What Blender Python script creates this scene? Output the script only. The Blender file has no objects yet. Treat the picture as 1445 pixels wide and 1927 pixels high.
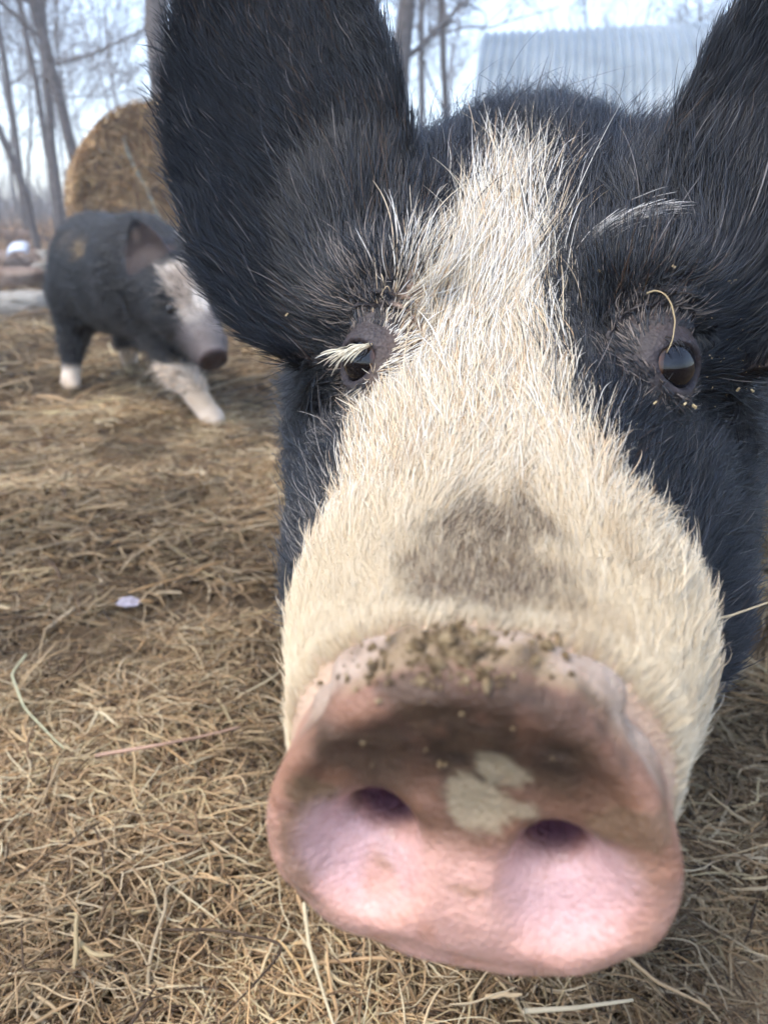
import bpy, math, random
import numpy as np
from mathutils import Vector, Matrix, kdtree

# ------------------------------------------------------------------ camera, sky, sun, exposure
SC = bpy.context.scene
RNG = np.random.default_rng(7)
random.seed(7)
CAM_H = 0.55
PITCH = math.radians(22.0)
FPX = 1392.0                      # focal length in photo pixels (26 mm equivalent)

cam_data = bpy.data.cameras.new('camera')
cam_data.sensor_fit = 'VERTICAL'
cam_data.sensor_height = 36.0
cam_data.sensor_width = 36.0
cam_data.lens = 36.0 * FPX / 1927.0
cam_data.clip_start = 0.01
cam_data.clip_end = 2000.0
cam_data.dof.use_dof = True
cam_data.dof.focus_distance = 0.345
cam_data.dof.aperture_fstop = 9.8
cam = bpy.data.objects.new('camera', cam_data)
cam.location = (0, 0, CAM_H)
cam.rotation_euler = (math.pi / 2 - PITCH, 0, 0)
SC.collection.objects.link(cam)
SC.camera = cam

SUN_EL, SUN_AZ = math.radians(62), math.radians(-118)      # azimuth clockwise from +Y
world = bpy.data.worlds.new('World')
SC.world = world
world.use_nodes = True
wn, wl = world.node_tree.nodes, world.node_tree.links
wn.clear()
sky = wn.new('ShaderNodeTexSky')
sky.sky_type = 'NISHITA'
sky.sun_disc = False
sky.sun_elevation = SUN_EL
sky.sun_rotation = SUN_AZ
sky.air_density = 1.0
sky.dust_density = 1.0
sky.ozone_density = 1.5
hs = wn.new('ShaderNodeHueSaturation')
hs.inputs['Saturation'].default_value = 0.90
bg = wn.new('ShaderNodeBackground')
bg.inputs['Strength'].default_value = 0.15
wo = wn.new('ShaderNodeOutputWorld')
wl.new(sky.outputs[0], hs.inputs['Color'])
wl.new(hs.outputs[0], bg.inputs['Color'])
wl.new(bg.outputs[0], wo.inputs['Surface'])

sun_data = bpy.data.lights.new('sun', 'SUN')
sun_data.energy = 1.0
sun_data.angle = math.radians(30)
sun_data.color = (1.0, 0.92, 0.78)
sun = bpy.data.objects.new('sun', sun_data)
sd = Vector((math.sin(SUN_AZ) * math.cos(SUN_EL), math.cos(SUN_AZ) * math.cos(SUN_EL), math.sin(SUN_EL)))
sun.rotation_euler = sd.to_track_quat('Z', 'Y').to_euler()
sun.location = (0, -3, 6)
SC.collection.objects.link(sun)

SC.view_settings.view_transform = 'Standard'
SC.view_settings.look = 'None'
SC.view_settings.exposure = 1.86
SC.view_settings.gamma = 1.0
SC.view_settings.use_curve_mapping = False
SC.render.engine = 'CYCLES'
SC.cycles.use_denoising = True
SC.cycles.max_bounces = 6
SC.cycles.diffuse_bounces = 2
SC.cycles.glossy_bounces = 2
SC.cycles.transmission_bounces = 5
SC.cycles.use_adaptive_sampling = True
SC.cycles.adaptive_threshold = 0.04
SC.cycles.adaptive_min_samples = 12
SC.cycles.transparent_max_bounces = 12
SC.cycles.volume_bounces = 1
try:
    SC.cycles_curves.shape = 'RIBBONS'
    SC.cycles_curves.subdivisions = 2
except Exception:
    pass

# ------------------------------------------------------------------ helpers
COL = SC.collection
CP, SP = math.cos(PITCH), math.sin(PITCH)


def P(px, py, z):
    """a point of the place seen at photo pixel (px, py) at optical depth z (metres)"""
    x = (px - 722.5) / FPX * z
    y = (963.5 - py) / FPX * z
    return np.array([x, z * CP + y * SP, CAM_H + y * CP - z * SP])


def PG(px, py, h=0.0):
    """the ground point (height h) seen at a photo pixel"""
    t = (963.5 - py) / FPX
    z = (h - CAM_H) / (t * CP - SP)
    return P(px, py, z)


_LAT = RNG.random((64, 64, 64)).astype(np.float32)


def vnoise(p, scale):
    """smooth value noise in [-1, 1]"""
    q = np.asarray(p, dtype=np.float64) / scale
    i = np.floor(q).astype(np.int64)
    f = q - i
    f = f * f * (3 - 2 * f)
    i &= 63
    j = (i + 1) & 63
    x0, y0, z0 = i[..., 0], i[..., 1], i[..., 2]
    x1, y1, z1 = j[..., 0], j[..., 1], j[..., 2]
    fx, fy, fz = f[..., 0], f[..., 1], f[..., 2]
    a = _LAT[x0, y0, z0] * (1 - fx) + _LAT[x1, y0, z0] * fx
    b = _LAT[x0, y1, z0] * (1 - fx) + _LAT[x1, y1, z0] * fx
    c = _LAT[x0, y0, z1] * (1 - fx) + _LAT[x1, y0, z1] * fx
    d = _LAT[x0, y1, z1] * (1 - fx) + _LAT[x1, y1, z1] * fx
    e = a * (1 - fy) + b * fy
    g = c * (1 - fy) + d * fy
    return 2 * (e * (1 - fz) + g * fz) - 1


def fbm(p, scale, octv=3):
    r, amp, tot = 0, 1.0, 0
    for k in range(octv):
        r = r + amp * vnoise(np.asarray(p) + 7.31 * k, scale)
        tot += amp
        amp *= 0.5
        scale *= 0.5
    return r / tot


def sstep(a, b, x):
    t = np.clip((x - a) / (b - a), 0, 1)
    return t * t * (3 - 2 * t)


def mixc(a, b, t):
    t = np.asarray(t)[..., None]
    return np.asarray(a) * (1 - t) + np.asarray(b) * t


def unit(v):
    return v / np.maximum(np.linalg.norm(v, axis=-1, keepdims=True), 1e-12)


def smin(a, b, k):
    h = np.clip(0.5 + 0.5 * (b - a) / k, 0, 1)
    return b * (1 - h) + a * h - k * h * (1 - h)


def smax(a, b, k):
    return -smin(-a, -b, k)


def sd_ell(p, c, r, R=None):
    q = p - np.asarray(c)
    if R is not None:
        q = q @ np.asarray(R).T
    r = np.asarray(r)
    k0 = np.linalg.norm(q / r, axis=-1)
    k1 = np.linalg.norm(q / (r * r), axis=-1)
    return k0 * (k0 - 1) / np.maximum(k1, 1e-9)


def sd_cap(p, a, b, ra, rb):
    a, b = np.asarray(a), np.asarray(b)
    ab = b - a
    t = np.clip(((p - a) @ ab) / (ab @ ab), 0, 1)
    return np.linalg.norm(p - (a + t[..., None] * ab), axis=-1) - (ra * (1 - t) + rb * t)


def polygonise(f, lo, hi, vox, block=8):
    """surface nets over the zero set of f, evaluated only near the surface"""
    lo, hi = np.array(lo, float), np.array(hi, float)
    n = (np.ceil((hi - lo) / vox / block).astype(int)) * block + 1
    nb = (n - 1) // block
    bc = np.stack(np.meshgrid(*[np.arange(k) for k in nb], indexing='ij'), -1)
    cen = lo + (bc + 0.5) * block * vox
    dc = f(cen.reshape(-1, 3)).reshape(nb)
    G = np.repeat(np.repeat(np.repeat(dc, block, 0), block, 1), block, 2)
    G = np.pad(G, ((0, 1), (0, 1), (0, 1)), mode='edge').astype(np.float32)
    near = np.argwhere(np.abs(dc) < block * vox * 1.5)
    off = np.stack(np.meshgrid(*[np.arange(block + 1)] * 3, indexing='ij'), -1).reshape(-1, 3)
    for s in range(0, len(near), 400):
        idx = (near[s:s + 400, None, :] * block + off[None]).reshape(-1, 3)
        v = f(lo + idx * vox)
        G[idx[:, 0], idx[:, 1], idx[:, 2]] = v
    S = G < 0
    cs = np.zeros(np.array(G.shape) - 1, np.uint8)
    for dx in (0, 1):
        for dy in (0, 1):
            for dz in (0, 1):
                cs += S[dx:S.shape[0] - 1 + dx, dy:S.shape[1] - 1 + dy, dz:S.shape[2] - 1 + dz]
    cells = np.argwhere((cs > 0) & (cs < 8))
    vid = -np.ones(cs.shape, np.int64)
    vid[cells[:, 0], cells[:, 1], cells[:, 2]] = np.arange(len(cells))
    acc = np.zeros((len(cells), 3))
    cnt = np.zeros(len(cells))
    corners = [(x, y, z) for x in (0, 1) for y in (0, 1) for z in (0, 1)]
    for c0 in corners:
        for ax in range(3):
            if c0[ax]:
                continue
            c1 = list(c0)
            c1[ax] = 1
            g0 = G[cells[:, 0] + c0[0], cells[:, 1] + c0[1], cells[:, 2] + c0[2]]
            g1 = G[cells[:, 0] + c1[0], cells[:, 1] + c1[1], cells[:, 2] + c1[2]]
            m = (g0 < 0) != (g1 < 0)
            t = np.where(m, g0 / np.where(m, g0 - g1, 1), 0)
            pt = np.tile(np.array(c0, float), (len(cells), 1))
            pt[:, ax] += t
            acc += np.where(m[:, None], pt, 0)
            cnt += m
    V = lo + (cells + acc / cnt[:, None]) * vox
    quads = []
    for ax in range(3):
        u, w = (ax + 1) % 3, (ax + 2) % 3
        sl0 = [slice(None)] * 3
        sl1 = [slice(None)] * 3
        sl0[ax] = slice(0, -1)
        sl1[ax] = slice(1, None)
        d = S[tuple(sl0)] != S[tuple(sl1)]
        e = np.argwhere(d)
        ok = (e[:, u] > 0) & (e[:, w] > 0) & (e[:, u] < cs.shape[u]) & (e[:, w] < cs.shape[w])
        e = e[ok]
        ins = S[e[:, 0], e[:, 1], e[:, 2]]
        q = []
        for du, dw in ((0, 0), (-1, 0), (-1, -1), (0, -1)):
            c = e.copy()
            c[:, u] += du
            c[:, w] += dw
            q.append(vid[c[:, 0], c[:, 1], c[:, 2]])
        q = np.stack(q, 1)
        q = np.where(ins[:, None], q, q[:, ::-1])
        quads.append(q)
    Q = np.concatenate(quads)
    Q = Q[(Q >= 0).all(1)]
    e = vox * 0.5
    for _ in range(2):                       # pull the vertices on to the true surface
        d0 = f(V)
        g = np.stack([f(V + np.eye(3)[k] * e) - f(V - np.eye(3)[k] * e) for k in range(3)], -1) / (2 * e)
        st = d0[:, None] * g / np.maximum((g * g).sum(1, keepdims=True), 0.2)
        V = V - np.clip(st, -vox, vox) * 0.8
    return V, Q


def mesh_np(name, V, Q, mat=None, smooth=True, cols=None, extra=None):
    me = bpy.data.meshes.new(name)
    V = np.asarray(V, np.float32)
    Q = np.asarray(Q, np.int32)
    k = Q.shape[1]
    me.vertices.add(len(V))
    me.vertices.foreach_set('co', V.ravel())
    me.loops.add(Q.size)
    me.loops.foreach_set('vertex_index', Q.ravel())
    me.polygons.add(len(Q))
    me.polygons.foreach_set('loop_start', np.arange(0, Q.size, k, dtype=np.int32))
    me.update(calc_edges=True)
    me.polygons.foreach_set('use_smooth', np.full(len(Q), smooth))
    if cols is not None:
        at = me.attributes.new('tint', 'FLOAT_COLOR', 'POINT')
        c4 = np.ones((len(V), 4), np.float32)
        c4[:, :3] = cols
        at.data.foreach_set('color', c4.ravel())
    for nm, arr in (extra or {}).items():
        at = me.attributes.new(nm, 'FLOAT', 'POINT')
        at.data.foreach_set('value', np.asarray(arr, np.float32))
    if mat:
        me.materials.append(mat)
    me.validate()
    return me


def link(name, data, parent=None, loc=None):
    o = bpy.data.objects.new(name, data)
    COL.objects.link(o)
    if parent:
        o.parent = parent
    if loc is not None:
        o.location = loc
    return o


def tag(o, label=None, cat=None, group=None, kind=None):
    if label:
        o['label'] = label
    if cat:
        o['category'] = cat
    if group:
        o['group'] = group
    if kind:
        o['kind'] = kind
    return o


class MB:
    """collects quads and builds them as one mesh"""
    def __init__(self):
        self.v, self.f, self.n = [], [], 0

    def add(self, V, Q):
        self.v.append(np.asarray(V, float))
        self.f.append(np.asarray(Q, int) + self.n)
        self.n += len(V)

    def tube(self, pts, rad, ns=6, cap=True):
        pts = np.asarray(pts, float)
        m = len(pts)
        rad = np.broadcast_to(np.asarray(rad, float), (m,))
        t = np.gradient(pts, axis=0)
        t = unit(t)
        ref = np.array([0.13, 0.97, 0.2]) if abs(t[0, 2]) > 0.8 else np.array([0.1, 0.15, 1.0])
        a = unit(np.cross(t, ref))
        b = np.cross(t, a)
        ang = np.arange(ns) * 2 * np.pi / ns
        ring = pts[:, None] + rad[:, None, None] * (np.cos(ang)[None, :, None] * a[:, None] + np.sin(ang)[None, :, None] * b[:, None])
        V = ring.reshape(-1, 3)
        i = np.arange(m - 1)[:, None] * ns
        j = np.arange(ns)[None]
        k = (j + 1) % ns
        Q = np.stack([i + j, i + k, i + ns + k, i + ns + j], -1).reshape(-1, 4)
        self.add(V, Q)
        if cap and ns % 2 == 0:
            for base in (0, (m - 1) * ns):
                q = [[base + 0, base + s, base + s + 1, base + s + 2] for s in range(1, ns - 2, 2)]
                self.f.append(np.array(q) + self.n - len(V))

    def box(self, c, sx, sy, sz, R=None):
        v = np.array([[x, y, z] for x in (-1, 1) for y in (-1, 1) for z in (-1, 1)], float) * 0.5 * np.array([sx, sy, sz])
        if R is not None:
            v = v @ np.asarray(R).T
        self.add(v + np.asarray(c), [[0, 1, 3, 2], [4, 6, 7, 5], [0, 4, 5, 1], [2, 3, 7, 6], [0, 2, 6, 4], [1, 5, 7, 3]])

    def build(self, name, mat, smooth=True):
        return mesh_np(name, np.concatenate(self.v), np.concatenate(self.f), mat, smooth)


def make_curves(name, pts, rad, cols, mat, parent=None):
    """pts (n, k, 3), rad (n, k), cols (n, 3): strands as one hair-curves object"""
    n, k, _ = pts.shape
    hc = bpy.data.hair_curves.new(name)
    hc.add_curves([k] * n)
    hc.attributes['position'].data.foreach_set('vector', pts.astype(np.float32).ravel())
    ra = hc.attributes.get('radius') or hc.attributes.new('radius', 'FLOAT', 'POINT')
    ra.data.foreach_set('value', rad.astype(np.float32).ravel())
    c4 = np.ones((n, 4), np.float32)
    c4[:, :3] = cols
    at = hc.attributes.new('tint', 'FLOAT_COLOR', 'CURVE')
    at.data.foreach_set('color', c4.ravel())
    hc.materials.append(mat)
    return link(name, hc, parent)


# ------------------------------------------------------------------ materials
def new_mat(name):
    m = bpy.data.materials.new(name)
    m.use_nodes = True
    nt = m.node_tree
    nt.nodes.clear()
    out = nt.nodes.new('ShaderNodeOutputMaterial')
    return m, nt, out


def pbsdf(nt, out, rough=0.8, spec=0.3):
    b = nt.nodes.new('ShaderNodeBsdfPrincipled')
    b.inputs['Roughness'].default_value = rough
    b.inputs['Specular IOR Level'].default_value = spec
    nt.links.new(b.outputs[0], out.inputs['Surface'])
    return b


def ramp(nt, fac, stops):
    r = nt.nodes.new('ShaderNodeValToRGB')
    e = r.color_ramp.elements
    while len(e) < len(stops):
        e.new(0.5)
    for q, (p, c) in zip(e, stops):
        q.position = p
        q.color = (*c, 1)
    nt.links.new(fac, r.inputs[0])
    return r.outputs[0]


def noise(nt, scale, detail=5, vec=None, rough=0.55):
    n = nt.nodes.new('ShaderNodeTexNoise')
    n.inputs['Scale'].default_value = scale
    n.inputs['Detail'].default_value = detail
    n.inputs['Roughness'].default_value = rough
    if vec is not None:
        nt.links.new(vec, n.inputs['Vector'])
    return n.outputs[0]


def bump(nt, h, bsdf, strength=0.4, dist=0.01):
    b = nt.nodes.new('ShaderNodeBump')
    b.inputs['Strength'].default_value = strength
    b.inputs['Distance'].default_value = dist
    nt.links.new(h, b.inputs['Height'])
    nt.links.new(b.outputs[0], bsdf.inputs['Normal'])


def objvec(nt):
    return nt.nodes.new('ShaderNodeTexCoord').outputs['Object']


def attr(nt, name):
    a = nt.nodes.new('ShaderNodeAttribute')
    a.attribute_name = name
    return a


def mat_noise(name, stops, scale, rough=0.85, bs=0.4, bd=0.01, bscale=None, spec=0.25):
    m, nt, out = new_mat(name)
    b = pbsdf(nt, out, rough, spec)
    v = objvec(nt)
    nt.links.new(ramp(nt, noise(nt, scale, 6, v), stops), b.inputs['Base Color'])
    bump(nt, noise(nt, bscale or scale * 4, 6, v), b, bs, bd)
    return m


def mat_strand(name, rough=0.7, spec=0.25):
    m, nt, out = new_mat(name)
    b = pbsdf(nt, out, rough, spec)
    nt.links.new(attr(nt, 'tint').outputs['Color'], b.inputs['Base Color'])
    return m


def mat_hair(name, rough=0.42):
    m, nt, out = new_mat(name)
    b = pbsdf(nt, out, rough, 0.55)
    ci = nt.nodes.new('ShaderNodeHairInfo')
    r = ramp(nt, ci.outputs['Intercept'], [(0.0, (0.62, 0.55, 0.48)), (0.45, (0.95, 0.93, 0.90)), (1.0, (1.0, 1.0, 1.0))])
    mx = nt.nodes.new('ShaderNodeMix')
    mx.data_type = 'RGBA'
    mx.blend_type = 'MULTIPLY'
    mx.inputs['Factor'].default_value = 1.0
    nt.links.new(attr(nt, 'tint').outputs['Color'], mx.inputs[6])
    nt.links.new(r, mx.inputs[7])
    nt.links.new(mx.outputs[2], b.inputs['Base Color'])
    return m


M_HAIR = mat_hair('pig_bristle')
M_HAY = mat_strand('hay_strand')


def mat_skin():
    m, nt, out = new_mat('pig_skin')
    b = pbsdf(nt, out, 0.6, 0.4)
    v = objvec(nt)
    sp = ramp(nt, noise(nt, 330, 5, v, 0.65), [(0.32, (0.68, 0.62, 0.56)), (0.5, (1.0, 0.98, 0.96)), (0.7, (1.12, 1.12, 1.12))])
    mx = nt.nodes.new('ShaderNodeMix')
    mx.data_type = 'RGBA'
    mx.blend_type = 'MULTIPLY'
    mx.inputs['Factor'].default_value = 0.45
    nt.links.new(attr(nt, 'tint').outputs['Color'], mx.inputs[6])
    nt.links.new(sp, mx.inputs[7])
    nt.links.new(mx.outputs[2], b.inputs['Base Color'])
    nt.links.new(attr(nt, 'wet').outputs['Fac'], b.inputs['Roughness'])
    b.inputs['Subsurface Weight'].default_value = 0.05
    b.inputs['Subsurface Radius'].default_value = (0.006, 0.002, 0.001)
    b.inputs['Subsurface Scale'].default_value = 0.6
    vo = nt.nodes.new('ShaderNodeTexVoronoi')
    vo.inputs['Scale'].default_value = 620
    nt.links.new(v, vo.inputs['Vector'])
    ma = nt.nodes.new('ShaderNodeMath')
    ma.operation = 'ADD'
    nt.links.new(vo.outputs['Distance'], ma.inputs[0])
    nt.links.new(noise(nt, 160, 4, v), ma.inputs[1])
    bump(nt, ma.outputs[0], b, 0.34, 0.0012)
    return m


M_SKIN = mat_skin()

# ------------------------------------------------------------------ ground
def ground_h(x, y):
    p = np.stack([x, y, np.zeros_like(x)], -1)
    d = np.hypot(x, y)
    near = 0.05 * fbm(p, 0.33, 3) + 0.016 * vnoise(p + 2.2, 0.13) + 0.03 * fbm(p + 3.3, 1.1, 2)
    far = sstep(4, 12, d) * 0.25 * fbm(p + 9.1, 5.0, 3) + sstep(18, 90, d) * 1.6
    return near * (1 - 0.4 * sstep(6, 14, d)) + far


def build_ground():
    r = np.concatenate([np.linspace(0.05, 6, 170), np.geomspace(6.1, 120, 80)])
    th = np.linspace(-math.pi, math.pi, 361)[:-1]
    X = r[:, None] * np.sin(th)[None]
    Y = r[:, None] * np.cos(th)[None]
    Z = ground_h(X, Y)
    V = np.stack([X, Y, Z], -1).reshape(-1, 3)
    nr, nt_ = len(r), len(th)
    i = np.arange(nr - 1)[:, None] * nt_
    j = np.arange(nt_)[None]
    k = (j + 1) % nt_
    Q = np.stack([i + j, i + k, i + nt_ + k, i + nt_ + j], -1).reshape(-1, 4)
    Q = np.concatenate([Q, np.array([[0, q, q + 1, q + 2] for q in range(1, nt_ - 2, 2)])[:, ::-1]])
    m, nt, out = new_mat('trodden_earth')
    b = pbsdf(nt, out, 0.95, 0.1)
    v = objvec(nt)
    c1 = ramp(nt, noise(nt, 9, 8, v, 0.7), [(0.3, (0.055, 0.037, 0.022)), (0.5, (0.14, 0.095, 0.055)), (0.72, (0.27, 0.19, 0.11))])
    nt.links.new(c1, b.inputs['Base Color'])
    bump(nt, noise(nt, 60, 8, v, 0.7), b, 0.8, 0.02)
    o = link('ground', mesh_np('ground', V, Q, m))
    tag(o, kind='structure')


build_ground()


def strands(base, heading, length, pitch, curl, k, lift):
    """curved stems: base (n,3), heading angle, length, pitch, curl rad"""
    n = len(base)
    t = np.linspace(0, 1, k)
    seg = length / (k - 1)
    pts = np.zeros((n, k, 3))
    ang = heading.copy()
    pit = pitch.copy()
    p = base.copy()
    pts[:, 0] = p
    kink = RNG.integers(1, k, n)
    kang = RNG.normal(0, 0.9, n) * (RNG.random(n) < 0.5)
    for i in range(1, k):
        ang = ang + curl / (k - 1) + RNG.normal(0, 0.12, n) + np.where(kink == i, kang, 0)
        pit = pit * 0.72 + RNG.normal(0, 0.10, n) - 0.04
        d = np.stack([np.sin(ang) * np.cos(pit), np.cos(ang) * np.cos(pit), np.sin(pit)], -1)
        p = p + d * seg[:, None]
        pts[:, i] = p
    g = ground_h(pts[..., 0], pts[..., 1])
    pts[..., 2] = np.maximum(pts[..., 2] + 0, 0) + 0
    pts[..., 2] = np.maximum(g + lift[:, None] * 0.35, pts[..., 2])
    return pts


HAY_COLS = np.array([[0.36, 0.25, 0.135], [0.27, 0.18, 0.095], [0.45, 0.34, 0.20], [0.15, 0.095, 0.05],
                     [0.52, 0.42, 0.27], [0.34, 0.27, 0.15], [0.075, 0.048, 0.028], [0.42, 0.27, 0.13]])
HAY_COLS = HAY_COLS * np.array([1.06, 1.01, 0.97])
HAY_W = np.array([0.19, 0.18, 0.16, 0.14, 0.12, 0.09, 0.09, 0.03])


def build_hay():
    # ring sectors of the yard in front of and beside the lens: (r0, r1, count, length, radius, layer)
    rings = [(0.22, 1.0, 100000, 0.040, 0.00060, 0.05),
             (1.0, 2.2, 84000, 0.054, 0.0010, 0.05),
             (2.2, 4.2, 52000, 0.11, 0.0019, 0.05),
             (4.2, 9.0, 34000, 0.14, 0.0036, 0.05)]
    allp, allr, allc = [], [], []
    for r0, r1, n, L, R, lay in rings:
        r = np.sqrt(RNG.uniform(r0 * r0, r1 * r1, n))
        th = RNG.uniform(-0.80, 0.72, n)
        x, y = r * np.sin(th), r * np.cos(th)
        if r0 < 0.3:
            y = y - 0.1
        p2 = np.stack([x, y, np.zeros(n)], -1)
        clump = fbm(p2 + 4.4, 0.22, 2)
        lift = RNG.random(n) ** 1.6 * lay * (0.55 + 0.6 * clump)
        lift = np.maximum(lift, 0)
        base = np.stack([x, y, ground_h(x, y) + lift], -1)
        flow = 2.4 * vnoise(p2, 0.12) + 1.2 * vnoise(p2 + 5, 0.5)
        head = flow * 2.0 + RNG.normal(0, 0.9, n) + (RNG.random(n) < 0.5) * math.pi
        ln = L * np.exp(RNG.normal(0, 0.45, n))
        pts = strands(base, head, ln, RNG.normal(0.12, 0.28, n), RNG.normal(0, 0.50, n), 7, lift)
        rad = R * np.exp(RNG.normal(0, 0.40, n))
        fine = RNG.random(n) < 0.45
        rad = np.where(fine, rad * 0.55, rad)
        taper = np.array([0.8, 1, 1, 1, 0.95, 0.8, 0.35])
        c = HAY_COLS[RNG.choice(len(HAY_COLS), n, p=HAY_W)]
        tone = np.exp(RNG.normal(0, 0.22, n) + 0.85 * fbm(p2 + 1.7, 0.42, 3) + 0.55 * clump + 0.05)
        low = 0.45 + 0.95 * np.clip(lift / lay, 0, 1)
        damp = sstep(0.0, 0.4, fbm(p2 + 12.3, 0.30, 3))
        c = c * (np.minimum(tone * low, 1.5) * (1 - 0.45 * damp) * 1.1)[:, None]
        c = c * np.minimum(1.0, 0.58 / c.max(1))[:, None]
        allp.append(pts)
        allr.append(rad[:, None] * taper)
        allc.append(c)
    pts = np.concatenate(allp)
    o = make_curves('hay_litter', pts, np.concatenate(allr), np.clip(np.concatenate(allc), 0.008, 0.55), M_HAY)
    tag(o, 'tangled brown hay trodden over the whole yard', 'hay', kind='stuff')


build_hay()

# ------------------------------------------------------------------ the big pig, head to the lens
S0 = P(876, 1560, 0.178)
YAW = math.radians(11.4)
AX_A = np.array([math.sin(YAW), math.cos(YAW), 0.0])      # back along the head
AX_S = np.array([math.cos(YAW), -math.sin(YAW), 0.0])     # to the right in the picture
AX_H = np.array([0, 0, 1.0])
ROLL = math.radians(1.2)
AX_S, AX_H = AX_S * math.cos(ROLL) + AX_H * math.sin(ROLL), AX_H * math.cos(ROLL) - AX_S * math.sin(ROLL)
RH = np.stack([AX_A, AX_S, AX_H])                         # rows


def h2w(q):
    return q @ RH + S0


def w2h(p):
    return (p - S0) @ RH.T


def prof(xs, ys):
    xs, ys = np.array(xs, float), np.array(ys, float)
    gx = np.linspace(xs[0], xs[-1], 600)
    gy = np.interp(gx, xs, ys)
    w = int(600 * 0.03 / (xs[-1] - xs[0])) | 1
    if w > 2:
        pad = np.pad(gy, w // 2, mode='edge')
        gy = np.convolve(pad, np.ones(w) / w, 'valid')
    return lambda a: np.interp(a, gx, gy)


A_ = [0.00, 0.03, 0.06, 0.09, 0.12, 0.16, 0.185, 0.22, 0.26, 0.31, 0.36, 0.42, 0.50]
TOP = prof(A_, [.038, .041, .044, .050, .058, .072, .084, .107, .134, .155, .166, .170, .168])
BOT = prof(A_, [-.042, -.050, -.058, -.064, -.070, -.080, -.088, -.100, -.112, -.120, -.128, -.14, -.16])
WID = prof(A_, [.045, .054, .061, .064, .067, .077, .086, .095, .103, .115, .128, .14, .155])

EYE = np.array([0.194, 0.0615, 0.076])
EYE_R = 0.0145
GAZE = unit(np.array([-0.76, 0.64, 0.10]))


def ear_axes():
    e1 = unit(np.array([0.055, 0.042, 0.22]))
    e2 = unit(np.array([-0.05, 1.0, -0.12]))
    e2 = unit(e2 - e1 * (e1 @ e2))
    e3 = np.cross(e1, e2)          # sign fixed below: faces forward (-a)
    if e3[0] > 0:
        e3 = -e3
    return e1, e2, e3


E1, E2, E3 = ear_axes()
EARB = np.array([0.258, 0.100, 0.082])
EAR_L = 0.235
_et = np.array([-0.07, 0, .1, .2, .35, .5, .65, .8, .92, 1.0, 1.05])
_ew = np.array([0.018, .040, .051, .058, .062, .060, .051, .038, .023, .007, 0.0])


def ear_q(q):
    """both ears folded on to one; the right-hand one leans further out"""
    s, h = q[..., 1], q[..., 2]
    lean = np.where(s > 0, 0.20, 0.0) * np.clip(h - 0.13, 0, 0.3)
    return np.stack([q[..., 0], np.abs(s) - lean, h], -1)


def ear_uvw(q):
    d = q - EARB
    return d @ E2, d @ E1 / EAR_L, d @ E3


def sd_ear(q):
    x, t, z = ear_uvw(q)
    w = np.interp(t, _et, _ew)
    xr = x - 0.004 * np.sin(np.clip(t, 0, 1) * 3.1)
    rel = np.clip(np.abs(xr) / np.maximum(w, 0.006), 0, 1.3)
    cup = 0.022 * rel ** 2 * (1 - 0.4 * np.clip(t, 0, 1)) - 0.03 * np.clip(t - 0.55, 0, 1) ** 2 * -1.2
    th = 0.0065 * (1 - 0.45 * np.clip(rel, 0, 1)) + 0.006 * (1 - np.clip(t * 3, 0, 1))
    dz = np.abs(z - cup) - th
    dx = (np.abs(xr) - w) * 0.8
    dt = np.maximum(-0.07 - t, t - 1.02) * EAR_L
    m = np.maximum(dx, dt)
    return np.where((m > 0) & (dz > 0), np.hypot(np.maximum(m, 0), np.maximum(dz, 0)), np.maximum(m, dz)) * 0.8


DISC_ROLL = math.radians(-2.8)
_cr, _sr = math.cos(DISC_ROLL), math.sin(DISC_ROLL)


def disc_local(q):
    s = q[..., 1] * _cr + (q[..., 2] + 0.002) * _sr
    h = -q[..., 1] * _sr + (q[..., 2] + 0.002) * _cr
    return q[..., 0], s, h


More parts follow.
